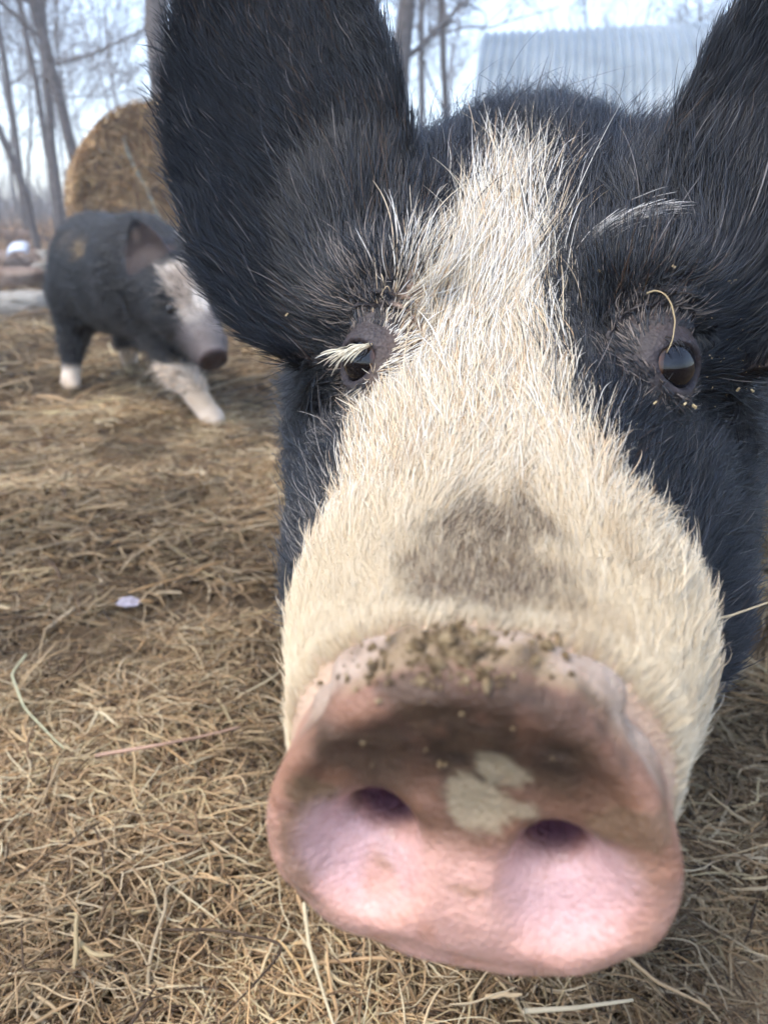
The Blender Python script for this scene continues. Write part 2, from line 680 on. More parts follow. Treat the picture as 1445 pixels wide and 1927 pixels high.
def sd_head(q):
    a, s, h = q[..., 0], q[..., 1], q[..., 2]
    T, B, W = TOP(a), BOT(a), WID(a)
    c = 0.5 * (T + B)
    H = 0.5 * (T - B)
    n = 2.5
    # the face narrows towards the top between muzzle and eyes
    hh = (h - c) / H
    Wn = W * (1 - 0.20 * sstep(-0.1, 0.5, hh) * sstep(0.19, 0.225, a) * (1 - sstep(0.28, 0.34, a)))
    Wn = Wn * (1 - 0.10 * sstep(0.0, 1.0, hh) * sstep(0.05, 0.12, a) * (1 - sstep(0.2, 0.3, a)))
    e = (np.abs(s / Wn) ** n + np.abs(hh) ** n) ** (1 / n)
    d = (e - 1) * np.minimum(W, H) * 0.85
    d = smax(d, 0.012 - a, 0.014)
    d = smax(d, a - 0.52, 0.02)
    sa = np.abs(s)
    qm = np.stack([a, sa, h], -1)
    # jowls, brows, cheek
    d = smin(d, sd_ell(qm, (0.250, 0.070, -0.060), (0.080, 0.052, 0.058)), 0.035)
    d = smin(d, sd_ell(qm, (0.110, 0.038, -0.010), (0.050, 0.032, 0.040)), 0.02)
    d = smin(d, sd_ell(qm, (0.226, 0.058, 0.104), (0.028, 0.024, 0.018)), 0.02)
    d = smin(d, sd_ell(qm, (0.310, 0.080, 0.110), (0.07, 0.045, 0.06)), 0.03)
    # cheek fold below the eye
    d = smax(d, -sd_cap(qm, (0.170, 0.096, 0.012), (0.215, 0.118, -0.012), 0.004, 0.004), 0.012)
    # eye: lid bulge, wrinkles, opening
    de = np.linalg.norm(qm - EYE, axis=-1)
    d = smin(d, de - 0.0166, 0.018)
    wr = np.exp(-((de - 0.030) / 0.010) ** 2)
    up = sstep(-0.01, 0.02, qm[..., 2] - EYE[2])
    d = d + 0.0016 * wr * np.sin(de * 1150 + 2.0 * vnoise(qm, 0.012)) * (0.35 + 0.65 * up)
    g0 = EYE + GAZE * 0.0145
    ax_l = unit(np.array([0.75, 0.55, -0.45]) - GAZE * (np.array([0.75, 0.55, -0.45]) @ GAZE))
    ax_v = np.cross(GAZE, ax_l)
    R = np.stack([ax_l, ax_v, GAZE])
    d = smax(d, -sd_ell(qm, g0, (0.0128, 0.0086, 0.0125), R), 0.0028)
    d = smin(d, sd_ell(q, (0.365, 0.0, 0.082), (0.085, 0.085, 0.103)), 0.03)
    # ears
    d = smin(d, sd_ear(ear_q(q)), 0.018)
    # snout disc with collar
    da, ds, dh = disc_local(q)
    ne = np.where(dh > -0.008, 1.75, 2.3)
    hz = dh + 0.008
    rr = ((np.abs(ds) / 0.0515) ** ne + (np.abs(hz) / np.where(hz > 0, 0.0545, 0.037)) ** ne) ** (1 / ne)
    face = -0.003 + 0.0030 * np.exp(-((dh - 0.016) / 0.012) ** 2) * (1 - sstep(0.5, 0.95, rr)) + 0.05 * np.clip(dh, 0, 0.05) - 0.0022 * sstep(0.80, 0.93, rr) * sstep(-0.005, 0.02, dh)
    face = face - 0.004 * np.exp(-((dh + 0.024) / 0.014) ** 2) * (1 - sstep(0.6, 1.0, rr))
    face = face + 0.0007 * vnoise(q + 5, 0.007) + 0.0009 * np.abs(vnoise(q * np.array([1, 0.5, 1.6]), 0.011))
    dr = (rr - 1) * 0.043
    dd = smax(smax(dr, face - da, 0.0055), da - 0.016, 0.008)
    d = smin(d, dd, 0.006)
    d = smin(d, sd_ell(q, (0.013, 0.000, 0.0345), (0.012, 0.032, 0.0100)), 0.010)
    d = d + 0.0014 * (vnoise(q, 0.0055) + 0.6 * vnoise(q + 4, 0.011)) * np.exp(-((a - 0.010) / 0.012) ** 2) * sstep(0.010, 0.03, h)
    d = d + 0.0035 * np.exp(-((da - 0.022) / 0.0035) ** 2) * sstep(-0.01, 0.03, dh) * sstep(0.75, 0.95, rr)
    # nostrils: wide shallow bowls that run into dark holes under the upper rim
    dsm = np.abs(ds)
    ql = np.stack([da, dsm, dh], -1)
    bowl = sd_ell(ql, (-0.0075, 0.0255, -0.0115), (0.0115, 0.0160, 0.0180))
    hole = sd_cap(ql, (-0.002, 0.0220, -0.0025), (0.050, 0.0165, 0.005), 0.0096, 0.006)
    d = smax(d, -smin(bowl, hole, 0.007), 0.005)
    # mouth line under the muzzle
    d = smax(d, -sd_ell(qm, (0.075, 0.0, -0.050), (0.075, 0.075, 0.0022)), 0.004)
    return d


def sd_body(q):
    a, s, h = q[..., 0], q[..., 1], q[..., 2]
    qm = np.stack([a, np.abs(s), h], -1)
    G0 = -S0[2]
    # the trunk swings away to the right behind the head
    sh = s - 0.35 * np.clip(a - 0.45, 0, 2)
    qb = np.stack([a, sh, h], -1)
    qbm = np.stack([a, np.abs(sh), h], -1)
    d = sd_ell(qb, (0.42, 0, 0.010), (0.22, 0.150, 0.155))
    d = smin(d, sd_ell(qb, (0.72, 0, 0.0), (0.30, 0.165, 0.185)), 0.10)
    d = smin(d, sd_ell(qb, (1.02, 0, 0.005), (0.30, 0.165, 0.18)), 0.10)
    d = smin(d, sd_cap(qbm, (0.58, 0.085, -0.08), (0.57, 0.085, -0.24), 0.085, 0.05), 0.06)
    d = smin(d, sd_cap(qbm, (0.57, 0.085, -0.24), (0.58, 0.085, G0 + 0.045), 0.045, 0.032), 0.03)
    d = smin(d, sd_cap(qbm, (0.57, 0.085, G0 + 0.03), (0.545, 0.085, G0 + 0.02), 0.034, 0.028), 0.02)
    d = smin(d, sd_cap(qbm, (1.12, 0.09, -0.05), (1.10, 0.09, -0.20), 0.12, 0.06), 0.06)
    d = smin(d, sd_cap(qbm, (1.10, 0.09, -0.20), (1.17, 0.09, -0.28), 0.055, 0.042), 0.03)
    d = smin(d, sd_cap(qbm, (1.17, 0.09, -0.28), (1.15, 0.09, G0 + 0.045), 0.040, 0.030), 0.03)
    d = smin(d, sd_cap(qbm, (1.15, 0.09, G0 + 0.03), (1.12, 0.09, G0 + 0.02), 0.034, 0.028), 0.02)
    d = smin(d, sd_cap(qb, (1.31, 0.0, 0.05), (1.38, 0.0, -0.06), 0.012, 0.006), 0.02)
    return d


def sd_neck(q):
    return smin(sd_ell(q, (0.42, 0, 0.010), (0.22, 0.150, 0.155)), sd_ell(q - np.array([0, 0.10, 0]), (0.72, 0, 0.0), (0.30, 0.165, 0.185)), 0.10)


def sd_front(q):
    return smin(sd_head(q), sd_neck(q), 0.05)


def sd_rear(q):
    a, s, h = q[..., 0], q[..., 1], q[..., 2]
    cap = sd_ell(q, (0.40, 0, 0.00), (0.16, 0.145, 0.15))
    return smin(sd_body(q), cap, 0.05)


def tri_sample(V, Q, n, wfun):
    """n random points on a quad mesh, with their normals; wfun(centre, normal) weighs the density"""
    T = np.concatenate([Q[:, [0, 1, 2]], Q[:, [0, 2, 3]]])
    a, b, c = V[T[:, 0]], V[T[:, 1]], V[T[:, 2]]
    cr = np.cross(b - a, c - a)
    ar = np.linalg.norm(cr, axis=1) * 0.5
    nv = np.zeros_like(V)
    for k in range(3):
        np.add.at(nv, T[:, k], cr)
    nv = unit(nv)
    w = ar * wfun((a + b + c) / 3, unit(cr))
    cdf = np.cumsum(w)
    pick = np.minimum(np.searchsorted(cdf, RNG.random(n) * cdf[-1]), len(T) - 1)
    u, v = RNG.random(n), RNG.random(n)
    f = u + v > 1
    u, v = np.where(f, 1 - u, u), np.where(f, 1 - v, v)
    t = T[pick]
    w0 = (1 - u - v)[:, None]
    p = V[t[:, 0]] * w0 + V[t[:, 1]] * u[:, None] + V[t[:, 2]] * v[:, None]
    m = unit(nv[t[:, 0]] * w0 + nv[t[:, 1]] * u[:, None] + nv[t[:, 2]] * v[:, None])
    return p, m


# --- markings of the big pig, in head coordinates
BL_A = [0.00, 0.085, 0.095, 0.115, 0.135, 0.16, 0.185, 0.22, 0.245, 0.262, 0.275, 0.29]
BL_L = [-.20, -.200, -.120, -.072, -.066, -.062, -.058, -.042, -.030, -.023, -.017, -.011]
BL_R = [0.20, 0.200, 0.075, 0.045, 0.026, 0.020, 0.019, 0.015, 0.009, 0.005, 0.001, -.006]


def blaze(q, jit=0.0):
    """1 where the coat is cream, 0 where it is black"""
    a, s = q[..., 0], q[..., 1]
    wob = 0.008 * vnoise(q, 0.011) + 0.007 * vnoise(q + 2, 0.035)
    aa = a + 0.05 * np.clip(-q[..., 2] - 0.0, 0, 0.1) * 0 + wob
    l = np.interp(aa, BL_A, BL_L)
    r = np.interp(aa, BL_A, BL_R)
    m = np.minimum(s - l, r - s) + wob + jit
    return np.where(aa > 0.288, 0.0, sstep(-0.003, 0.003, m))


def dirt_bridge(q):
    a, s = q[..., 0], q[..., 1]
    e = ((a - 0.056) / 0.032) ** 2 + ((s - 0.001) / 0.027) ** 2
    return (1 - sstep(0.15, 1.45, e + 0.5 * vnoise(q, 0.012) + 0.45 * vnoise(q + 6, 0.005))) * (q[..., 2] > 0)


def on_ear(q):
    return sd_ear(ear_q(q)) < 0.004


def eye_near(q):
    qm = np.stack([q[..., 0], np.abs(q[..., 1]), q[..., 2]], -1)
    return np.linalg.norm(qm - EYE, axis=-1)


def skin_colour(q):
    n1 = vnoise(q, 0.011)
    n2 = vnoise(q + 3, 0.004)
    n3 = fbm(q + 8, 0.02, 3)
    cream = mixc((0.46, 0.30, 0.20), (0.58, 0.42, 0.30), 0.5 + 0.5 * n1)
    black = mixc((0.022, 0.020, 0.022), (0.05, 0.042, 0.042), 0.5 + 0.5 * n1)
    c = mixc(black, cream, blaze(q))
    c = mixc(c, (0.13, 0.09, 0.06), dirt_bridge(q) * 0.75)
    de = eye_near(q)
    c = mixc(c, mixc((0.028, 0.021, 0.021), (0.065, 0.048, 0.043), 0.5 + 0.5 * n2), (1 - sstep(0.020, 0.034, de)) * 0.85)
    c = mixc(c, (0.03, 0.022, 0.025), 1 - sstep(0.0155, 0.0185, de))
    da, ds, dh = disc_local(q)
    rr = np.hypot(ds / 0.0505, dh / 0.044)
    isd = (1 - sstep(0.019, 0.023, da)) * (rr < 1.35)
    pink = mixc((0.58, 0.29, 0.21), (0.66, 0.39, 0.32), 0.5 + 0.5 * n3)
    pink = mixc(pink, (0.58, 0.27, 0.17), 0.55 * sstep(0.1, 0.6, vnoise(q + 21, 0.008) + 0.5 * vnoise(q + 23, 0.0035)))
    c = mixc(c, pink, isd)
    # orange-brown grime on the upper part, dark mud under the ridge, tan dried mud between the nostrils
    nf = vnoise(q + 33, 0.0045)
    grime = sstep(-0.006, 0.008, dh + 0.006 * n3 + 0.005 * n1 + 0.003 * nf + 0.003)
    gcol = mixc((0.13, 0.062, 0.032), (0.29, 0.155, 0.098), sstep(-0.3, 0.5, vnoise(q + 31, 0.009) + 0.5 * nf + 0.5 * np.abs(ds) / 0.05 - 0.2))
    c = mixc(c, gcol, isd * grime * 0.93)
    lr = sstep(0.80, 0.98, rr) * isd * sstep(-0.045, 0.0, dh)
    c = mixc(c, (0.42, 0.21, 0.135), lr * 0.6)

    def blot(x0, y0, rx, ry, amp=0.8):
        return sstep(0.0, 0.35, 1 - ((ds - x0) / rx) ** 2 - ((dh - y0) / ry) ** 2 + amp * (0.7 * n1 + 0.6 * nf))
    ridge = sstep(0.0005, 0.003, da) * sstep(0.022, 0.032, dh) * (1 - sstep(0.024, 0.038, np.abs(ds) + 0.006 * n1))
    c = mixc(c, mixc((0.27, 0.19, 0.11), (0.12, 0.08, 0.046), sstep(-0.2, 0.6, nf + 0.6 * n1)), isd * ridge * 0.95)  # tan mud, painted brighter on the ridge as its lit top
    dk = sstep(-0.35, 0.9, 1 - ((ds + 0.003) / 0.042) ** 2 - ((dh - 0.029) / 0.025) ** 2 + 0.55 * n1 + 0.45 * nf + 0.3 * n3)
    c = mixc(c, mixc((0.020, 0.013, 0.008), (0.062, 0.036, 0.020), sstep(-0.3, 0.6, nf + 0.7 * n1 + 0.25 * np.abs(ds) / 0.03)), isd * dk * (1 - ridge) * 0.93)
    c = mixc(c, (0.36, 0.29, 0.185), isd * np.clip(blot(0.004, 0.010, 0.013, 0.006, 1.6) + blot(0.008, 0.021, 0.006, 0.006, 1.5), 0, 1) * 0.62)
    c = mixc(c, (0.13, 0.085, 0.045), isd * np.clip(blot(-0.038, -0.006, 0.009, 0.020, 0.7) + 0.8 * blot(0.036, 0.010, 0.010, 0.010, 1.2), 0, 1) * 0.75)
    c = mixc(c, (0.30, 0.17, 0.09), isd * np.clip(blot(-0.019, -0.015, 0.004, 0.004) + blot(0.001, -0.012, 0.006, 0.003) + blot(0.030, 0.002, 0.010, 0.004), 0, 1) * 0.55)
    c = mixc(c, (0.42, 0.26, 0.20), isd * sstep(0.86, 1.0, rr) * (dh < 0) * 0.5)
    # top of the collar: pale rough skin with dried mud
    col = isd * sstep(0.003, 0.007, da) * sstep(0.012, 0.024, dh)
    mud = mixc((0.24, 0.165, 0.09), (0.095, 0.065, 0.038), sstep(-0.2, 0.4, nf + 0.5 * n1))
    pale = mixc((0.46, 0.35, 0.27), (0.32, 0.22, 0.15), 0.5 + 0.5 * nf)
    c = mixc(c, mixc(pale, mud, sstep(-0.15, 0.15, 0.55 + 0.5 * n1 + 0.4 * nf - ((ds + 0.004) / 0.027) ** 2 - 18 * (da - 0.012))), col * 0.95)
    # inside of the nostrils: bare rose, with the shade of the holes painted darker inside
    dsm = np.abs(ds)
    ql = np.stack([da, dsm, dh], -1)
    inn = 1 - sstep(-0.0035, 0.0045, sd_ell(ql, (-0.004, 0.0260, -0.0095), (0.0115, 0.0150, 0.0170)))
    c = mixc(c, (0.70, 0.45, 0.45), inn * (0.75 - 0.6 * sstep(0.1, 0.5, n3 + n1)) * (1 - sstep(0.002, 0.010, dh)))
    deep = sstep(0.006, 0.015, da) * isd * (rr < 0.8)
    c = mixc(c, (0.16, 0.07, 0.09), deep)
    wet = 0.62 - 0.37 * isd * (1 - grime) - 0.06 * inn
    ear = on_ear(q)
    c = np.where(ear[..., None], mixc(c, (0.035, 0.026, 0.024), np.full(len(c), 0.8)), c)
    return np.clip(c, 0.005, 0.9), np.clip(wet + 0.08 * n1, 0.2, 0.9)


def flow_dir(q, n):
    """the lie of the coat, in head coordinates, tangent to the skin"""
    a, s, h = q[..., 0], q[..., 1], q[..., 2]
    sg = np.sign(s)
    ab = np.abs(s)
    v = np.stack([np.ones_like(a), 3.5 * s * (1 - 0.5 * sstep(0.1, 0.2, a)), 0.25 - 5.0 * np.clip(ab - 0.045, 0, 0.08)], -1)
    up = sstep(0.19, 0.28, a) * sstep(0.05, 0.12, h)
    v = v + up[..., None] * np.stack([np.zeros_like(a), 2.0 * s, np.full_like(a, 1.2)], -1)
    # round the eye the hair sweeps outward
    qm = np.stack([a, ab, h], -1)
    ev = qm - EYE
    ew = np.exp(-(np.linalg.norm(ev, axis=-1) / 0.03) ** 2)
    ev = unit(ev)
    ev[..., 1] *= sg
    v = v + 1.5 * ew[..., None] * ev
    e = on_ear(q)
    d = qm - EARB
    ed = d + 0.35 * E1 * 0.2
    ed = unit(ed) + np.array([0, 0.55, 0.1])
    ed[..., 1] *= sg
    v = np.where(e[..., None], ed, v)
    sw = np.stack([vnoise(q + 11, 0.03), vnoise(q + 13, 0.03), vnoise(q + 17, 0.03)], -1)
    v = unit(v) + 0.38 * sw
    v = v - (v * n).sum(-1, keepdims=True) * n
    return unit(v)


def build_fur(V, Q, n, wfun, parent, name, lenf, colf, radf, k=6, clump_share=0.09, to_world=None, lift=0.45):
    q, m = tri_sample(V, Q, n, wfun)
    t = flow_dir(q, m)
    L = lenf(q, m) * np.exp(RNG.normal(0, 0.28, n))
    lf = np.clip(lift * np.exp(RNG.normal(0, 0.35, n)), 0.05, 1.4)
    side = np.cross(m, t)
    t = unit(t + side * RNG.normal(0, 0.17, n)[:, None])
    tt = np.linspace(0, 1, k)
    cv = RNG.normal(0, 0.16, n)
    pts = q[:, None] + L[:, None, None] * (
        tt[None, :, None] * t[:, None] + (lf[:, None] * (tt - 0.45 * tt ** 2)[None])[:, :, None] * m[:, None]
        + (cv[:, None] * (tt ** 2)[None])[:, :, None] * side[:, None])
    # tufts: tips lean towards their clump's leading hair
    nc = max(8, int(n * clump_share))
    lead = RNG.choice(n, nc, replace=False)
    kd = kdtree.KDTree(nc)
    for i, j in enumerate(lead):
        kd.insert(q[j], i)
    kd.balance()
    near = np.fromiter((kd.find(p)[1] for p in q), int, n)
    lp = pts[lead[near]]
    w = (RNG.random(n) * 0.9)[:, None] * (tt ** 1.3)[None]
    w = w * np.exp(-(np.linalg.norm(q - q[lead[near]], axis=1) / 0.006) ** 2)[:, None]
    pts = pts * (1 - w[..., None]) + (lp + (q - q[lead[near]])[:, None] * 0.25) * w[..., None]
    pts[:, 0] = q - m * 0.0006
    rad = radf(q, n)[:, None] * np.array([1.0, 1.0, 0.9, 0.75, 0.5, 0.15][:k])[None]
    return make_curves(name, to_world(pts), rad, colf(q, pts), M_HAIR, parent)


def fur_len(q, m):
    a, s, h = q[:, 0], q[:, 1], q[:, 2]
    L = np.interp(a, [0.02, 0.05, 0.10, 0.16, 0.22, 0.28, 0.34, 0.5], [0.005, 0.009, 0.015, 0.025, 0.032, 0.036, 0.036, 0.03])
    low = sstep(0.02, -0.06, h) if False else 1 - sstep(-0.06, 0.02, h)
    L = L * (1 - 0.35 * low)
    L = np.where(on_ear(q), 0.0145, L)
    de = eye_near(q)
    L = L * (0.20 + 0.80 * sstep(0.018, 0.046, de))
    return L * (1 - 0.45 * dirt_bridge(q))


CREAMS = np.array([0.93, 0.905, 0.83]) * np.array([[0.80, 0.66, 0.48], [0.85, 0.76, 0.62], [0.90, 0.87, 0.82], [0.58, 0.40, 0.25], [0.74, 0.57, 0.40]])


def fur_col(q, pts):
    n = len(q)
    b = blaze(q, RNG.normal(0, 1, n) * (0.005 + 0.004 * sstep(0.18, 0.24, q[:, 0])))
    cw = CREAMS[RNG.choice(5, n, p=[.27, .27, .26, .07, .13])] * np.exp(RNG.normal(0, 0.06, n))[:, None]
    wh = sstep(0.12, 0.2, q[:, 0]) * (RNG.random(n) < 0.35)
    cw = mixc(cw, np.array([0.86, 0.84, 0.79]), wh * 0.85)
    low = 1 - sstep(0.06, 0.13, q[:, 0])
    cw = mixc(cw, np.array([0.71, 0.575, 0.375]) * np.exp(RNG.normal(0, 0.07, n))[:, None], low * 0.75)
    cb = np.array([0.0075, 0.0100, 0.0155]) * np.exp(RNG.normal(0, 0.4, n))[:, None]
    grey = RNG.random(n) < 0.015
    cb = np.where(grey[:, None], np.array([0.20, 0.18, 0.17]), cb)
    rust = (vnoise(q + 61, 0.03) > 0.25) & (RNG.random(n) < 0.07)
    cb = np.where(rust[:, None], np.array([0.07, 0.04, 0.022]), cb)
    de = eye_near(q)
    gr = (de < np.where(q[:, 1] < 0, 0.044, 0.028)) & (RNG.random(n) < 0.28)

    cb = np.where(gr[:, None], np.array([0.22, 0.18, 0.15]), cb)
    chk = (q[:, 1] < -0.045) & (q[:, 0] > 0.10) & (q[:, 0] < 0.215) & (q[:, 2] < 0.07) & (q[:, 2] > -0.03)
    cb = np.where((chk & (RNG.random(n) < 0.16 * (1 + vnoise(q + 81, 0.012))))[:, None], np.array([0.24, 0.215, 0.195]), cb)
    c = mixc(cb, cw, b > 0.5)
    dk = dirt_bridge(q) * (0.05 + 1.05 * RNG.random(n) ** 0.7)
    c = mixc(c, np.array([0.105, 0.062, 0.030]), np.clip(dk * 1.15, 0, 0.97) * b)
    st = sstep(0.35, 0.6, vnoise(q + 71, 0.014)) * 0.35 * (q[:, 0] < 0.14)
    return np.clip(mixc(c, c * np.array([0.55, 0.45, 0.35]), st), 0.004, 0.95)


def bare(q):
    """no hair on the disc, in the nostrils, in the eye"""
    da, ds, dh = disc_local(q)
    b = (da < 0.024) | (eye_near(q) < 0.0176)
    return b


def build_big_pig():
    V1, Q1 = polygonise(sd_front, (-0.02, -0.25, -0.20), (0.46, 0.25, 0.40), 0.0021)
    V2, Q2 = polygonise(sd_rear, (0.44, -0.32, -0.44), (1.44, 0.60, 0.32), 0.008)
    V2[:, 2] = np.maximum(V2[:, 2], -S0[2] - 0.005)
    V = np.concatenate([V1, V2])
    Q = np.concatenate([Q1, Q2 + len(V1)])
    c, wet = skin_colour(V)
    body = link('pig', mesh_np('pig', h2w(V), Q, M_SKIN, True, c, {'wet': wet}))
    tag(body, 'black and cream pig pushing its muddy pink snout at the lens', 'pig')

    def wf(p, n):
        a = p[:, 0]
        w = np.where(bare(p), 0, 1.0)
        w = w * np.interp(a, [0, 0.07, 0.13, 0.2, 0.35, 0.46], [4.0, 3.6, 2.0, 1.1, 0.9, 0.7])
        front = sstep(-0.35, 0.15, -n[:, 0] * 0.6 + n[:, 2] * 0.8)
        w = w * (0.25 + 0.75 * front)
        w = w * (0.75 + 0.25 * sstep(0.020, 0.036, eye_near(p)))
        return w * np.where(on_ear(p), 0.85, 1.0)

    def rad(q, n):
        return 0.00021 * np.exp(RNG.normal(0, 0.30, n)) * np.interp(q[:, 0], [0.02, 0.06, 0.13, 0.2, 0.4], [0.36, 0.42, 0.62, 0.80, 0.72])

    build_fur(V1, Q1, 310000, wf, body, 'fur', fur_len, fur_col, rad, to_world=h2w, lift=0.34)

    def wf2(p, n):
        return 1.0 * (p[:, 2] > -S0[2] + 0.06)

    build_fur(V2, Q2, 30000, wf2, body, 'body_fur', lambda q, m: np.full(len(q), 0.035),
              lambda q, p: np.array([0.014, 0.014, 0.017]) * np.exp(RNG.normal(0, 0.4, len(q)))[:, None],
              lambda q, n: np.full(n, 0.0004), to_world=h2w, lift=0.4)
    return body, V1, Q1


PIG, HV, HQ = build_big_pig()


def mat_eye():
    m, nt, out = new_mat('pig_eye')
    b = pbsdf(nt, out, 0.07, 0.45)
    b.inputs['Coat Weight'].default_value = 0.15
    b.inputs['Coat Roughness'].default_value = 0.02
    nt.links.new(attr(nt, 'tint').outputs['Color'], b.inputs['Base Color'])
    return m


def build_eyes():
    M = mat_eye()
    nu, nv = 40, 28
    u = np.linspace(0, math.pi, nv)
    v = np.linspace(0, 2 * math.pi, nu, endpoint=False)
    d = np.stack([np.sin(u)[:, None] * np.cos(v), np.sin(u)[:, None] * np.sin(v), np.cos(u)[:, None] * np.ones(nu)], -1).reshape(-1, 3)
    i = np.arange(nv - 1)[:, None] * nu
    j = np.arange(nu)[None]
    Q = np.stack([i + j, i + nu + j, i + nu + (j + 1) % nu, i + (j + 1) % nu], -1).reshape(-1, 4)
    for sg in (-1, 1):
        g = GAZE * np.array([1, sg, 1])
        c = EYE * np.array([1, sg, 1])
        ca = d @ g
        r = EYE_R * (1 + 0.06 * sstep(0.80, 0.97, ca))
        col = mixc((0.22, 0.16, 0.14), (0.12, 0.050, 0.018), sstep(0.58, 0.62, ca))
        col = mixc(col, (0.004, 0.004, 0.006), sstep(0.64, 0.72, ca))
        link('eye', mesh_np('eye', h2w(c + d * r[:, None]), Q, M, True, col), PIG)


build_eyes()


def PV(px, py, D):
    """the point at horizontal distance D straight ahead seen at a photo pixel"""
    t = (963.5 - py) / FPX
    return P(px, py, D / (CP + t * SP))


# ------------------------------------------------------------------ the smaller pig by the bale
def build_small_pig():
    hip, sho = P(192, 512, 2.42), P(268, 520, 2.12)
    mid = (hip + sho) / 2 + np.array([0, 0, -0.012])
    ax = unit(sho - hip)
    neck = P(318, 535, 2.02)
    head = P(345, 575, 1.93)
    muz = P(392, 648, 1.83)
    nose = P(402, 676, 1.80)
    feet = {'rn': PG(136, 735), 'rf': PG(247, 706), 'fn': PG(402, 808), 'ff': PG(372, 748)}

    def sd(p):
        R = np.stack([ax, unit(np.cross([0, 0, 1.0], ax)), np.cross(ax, unit(np.cross([0, 0, 1.0], ax)))])
        d = sd_ell(p, hip, (0.20, 0.150, 0.178), R)
        d = smin(d, sd_ell(p, mid, (0.24, 0.150, 0.170), R), 0.06)
        d = smin(d, sd_ell(p, sho, (0.17, 0.135, 0.165), R), 0.06)
        d = smin(d, sd_cap(p, sho + [0.02, -0.03, 0.0], neck, 0.125, 0.118), 0.05)
        d = smin(d, sd_cap(p, neck, head, 0.112, 0.088), 0.03)
        d = smin(d, sd_cap(p, head, muz, 0.075, 0.046), 0.04)
        d = smin(d, sd_cap(p, muz, nose - unit(nose - muz) * 0.022, 0.043, 0.034), 0.015)
        ndir = unit(np.array([0.42, -0.62, -0.66]))
        t = (p - nose) @ ndir
        rad = np.linalg.norm(p - nose - t[..., None] * ndir, axis=-1)
        d = smin(d, np.maximum(rad - 0.037, np.abs(t) - 0.007), 0.007)
        sd2 = unit(np.cross(ndir, [0, 0, 1.0]))
        for sg in (-1, 1):
            d = smax(d, -(np.linalg.norm(p - (nose + sg * sd2 * 0.016 + ndir * 0.008), axis=-1) - 0.009), 0.004)
        # jaw
        d = smin(d, sd_cap(p, head + [0.0, 0, -0.045], muz + [-0.01, 0.0, -0.035], 0.05, 0.026), 0.02)
        # legs
        def leg(top, knee, foot, r):
            nonlocal d
            f = foot + np.array([0, 0, 0.03])
            d = smin(d, sd_cap(p, top, knee, r[0], r[1]), 0.05)
            d = smin(d, sd_cap(p, knee, f, r[1] * 0.92, r[2]), 0.02)
            d = smin(d, sd_cap(p, f, foot + np.array([0.012, -0.02, 0.012]), r[2] * 1.12, r[2] * 0.9), 0.012)
        leg(hip + [-0.09, 0.0, -0.08], P(138, 640, 2.47), feet['rn'], (0.095, 0.043, 0.027))
        leg(hip + [0.05, 0.12, -0.08], P(240, 640, 2.60), feet['rf'], (0.085, 0.040, 0.027))
        leg(sho + [0.03, -0.05, -0.08], P(332, 690, 2.03), feet['fn'], (0.080, 0.045, 0.029))
        leg(sho + [0.10, 0.05, -0.08], P(360, 660, 2.15), feet['ff'], (0.075, 0.042, 0.030))
        # ears: cupped leaves
        for c, n0, up, w, h in ((P(287, 497, 1.935), P(260, 560, 1.0), None, 0.064, 0.112), (P(392, 480, 2.02), P(420, 560, 1.0), None, 0.052, 0.095)):
            e3 = unit(np.array([0.15 if c[0] > head[0] else -0.15, -1.0, 0.12]))
            e1 = unit(np.array([0.30 if c[0] > head[0] else -0.30, 0, 1.0]))
            e1 = unit(e1 - e3 * (e1 @ e3))
            e2 = np.cross(e1, e3)
            q = p - c
            x, y, z = q @ e2, q @ e1, q @ e3
            w2 = w * np.interp(y / h, [-1, -0.6, 0, 0.5, 0.85, 1.05], [0.55, 0.9, 1.0, 0.78, 0.42, 0.05])
            cup = 0.02 * (x / w) ** 2 + 0.02 * np.clip(y / h, 0, 1) ** 2
            de = np.maximum(np.maximum(np.abs(z - cup) - 0.007, (np.abs(x) - w2) * 0.8), np.abs(y) - h * 1.02)
            d = smin(d, de, 0.014)
        # curled tail
        tl = hip - ax * 0.19 + np.array([0, 0, 0.05])
        d = smin(d, sd_cap(p, tl, tl + np.array([-0.05, 0.02, -0.09]), 0.012, 0.006), 0.015)
        return d

    allp = np.array([hip, sho, nose] + list(feet.values()))
    V, Q = polygonise(sd, allp.min(0) - [0.33, 0.30, 0.06], allp.max(0) + [0.26, 0.33, 0.26], 0.0068)
    n1, n2 = vnoise(V, 0.05), fbm(V + 3, 0.10, 3)
    c = mixc((0.004, 0.005, 0.008), (0.012, 0.012, 0.015), sstep(-0.3, 0.5, n2))
    # dried mud on the flank
    mp = P(197, 478, 2.27)
    md = np.linalg.norm((V - mp) / np.array([0.04, 0.2, 0.07]), axis=1)
    c = mixc(c, (0.26, 0.17, 0.07), (1 - sstep(0.4, 1.0, md + 0.7 * n1)) * 0.9)
    mp = P(165, 462, 2.35)
    md = np.linalg.norm((V - mp) / np.array([0.09, 0.2, 0.05]), axis=1)
    c = mixc(c, (0.16, 0.12, 0.09), (1 - sstep(0.3, 1.0, md + 0.9 * n1)) * 0.5)
    # socks
    fnd = np.linalg.norm(V[:, :2] - feet['fn'][:2], axis=1)
    hs_ = np.where(fnd < 0.22, 0.165, 0.095) + 0.02 * n1
    gz = ground_h(V[:, 0], V[:, 1])
    sock = 1 - sstep(-0.012, 0.012, V[:, 2] - gz - hs_)
    near_leg = (np.linalg.norm(V - nose, axis=1) > 0.12) & (V[:, 2] < 0.27)
    c = mixc(c, mixc((0.70, 0.58, 0.46), (0.50, 0.37, 0.25), sstep(-0.2, 0.6, n2)), sock * near_leg)
    hoof = 1 - sstep(0.035, 0.05, V[:, 2] - gz)
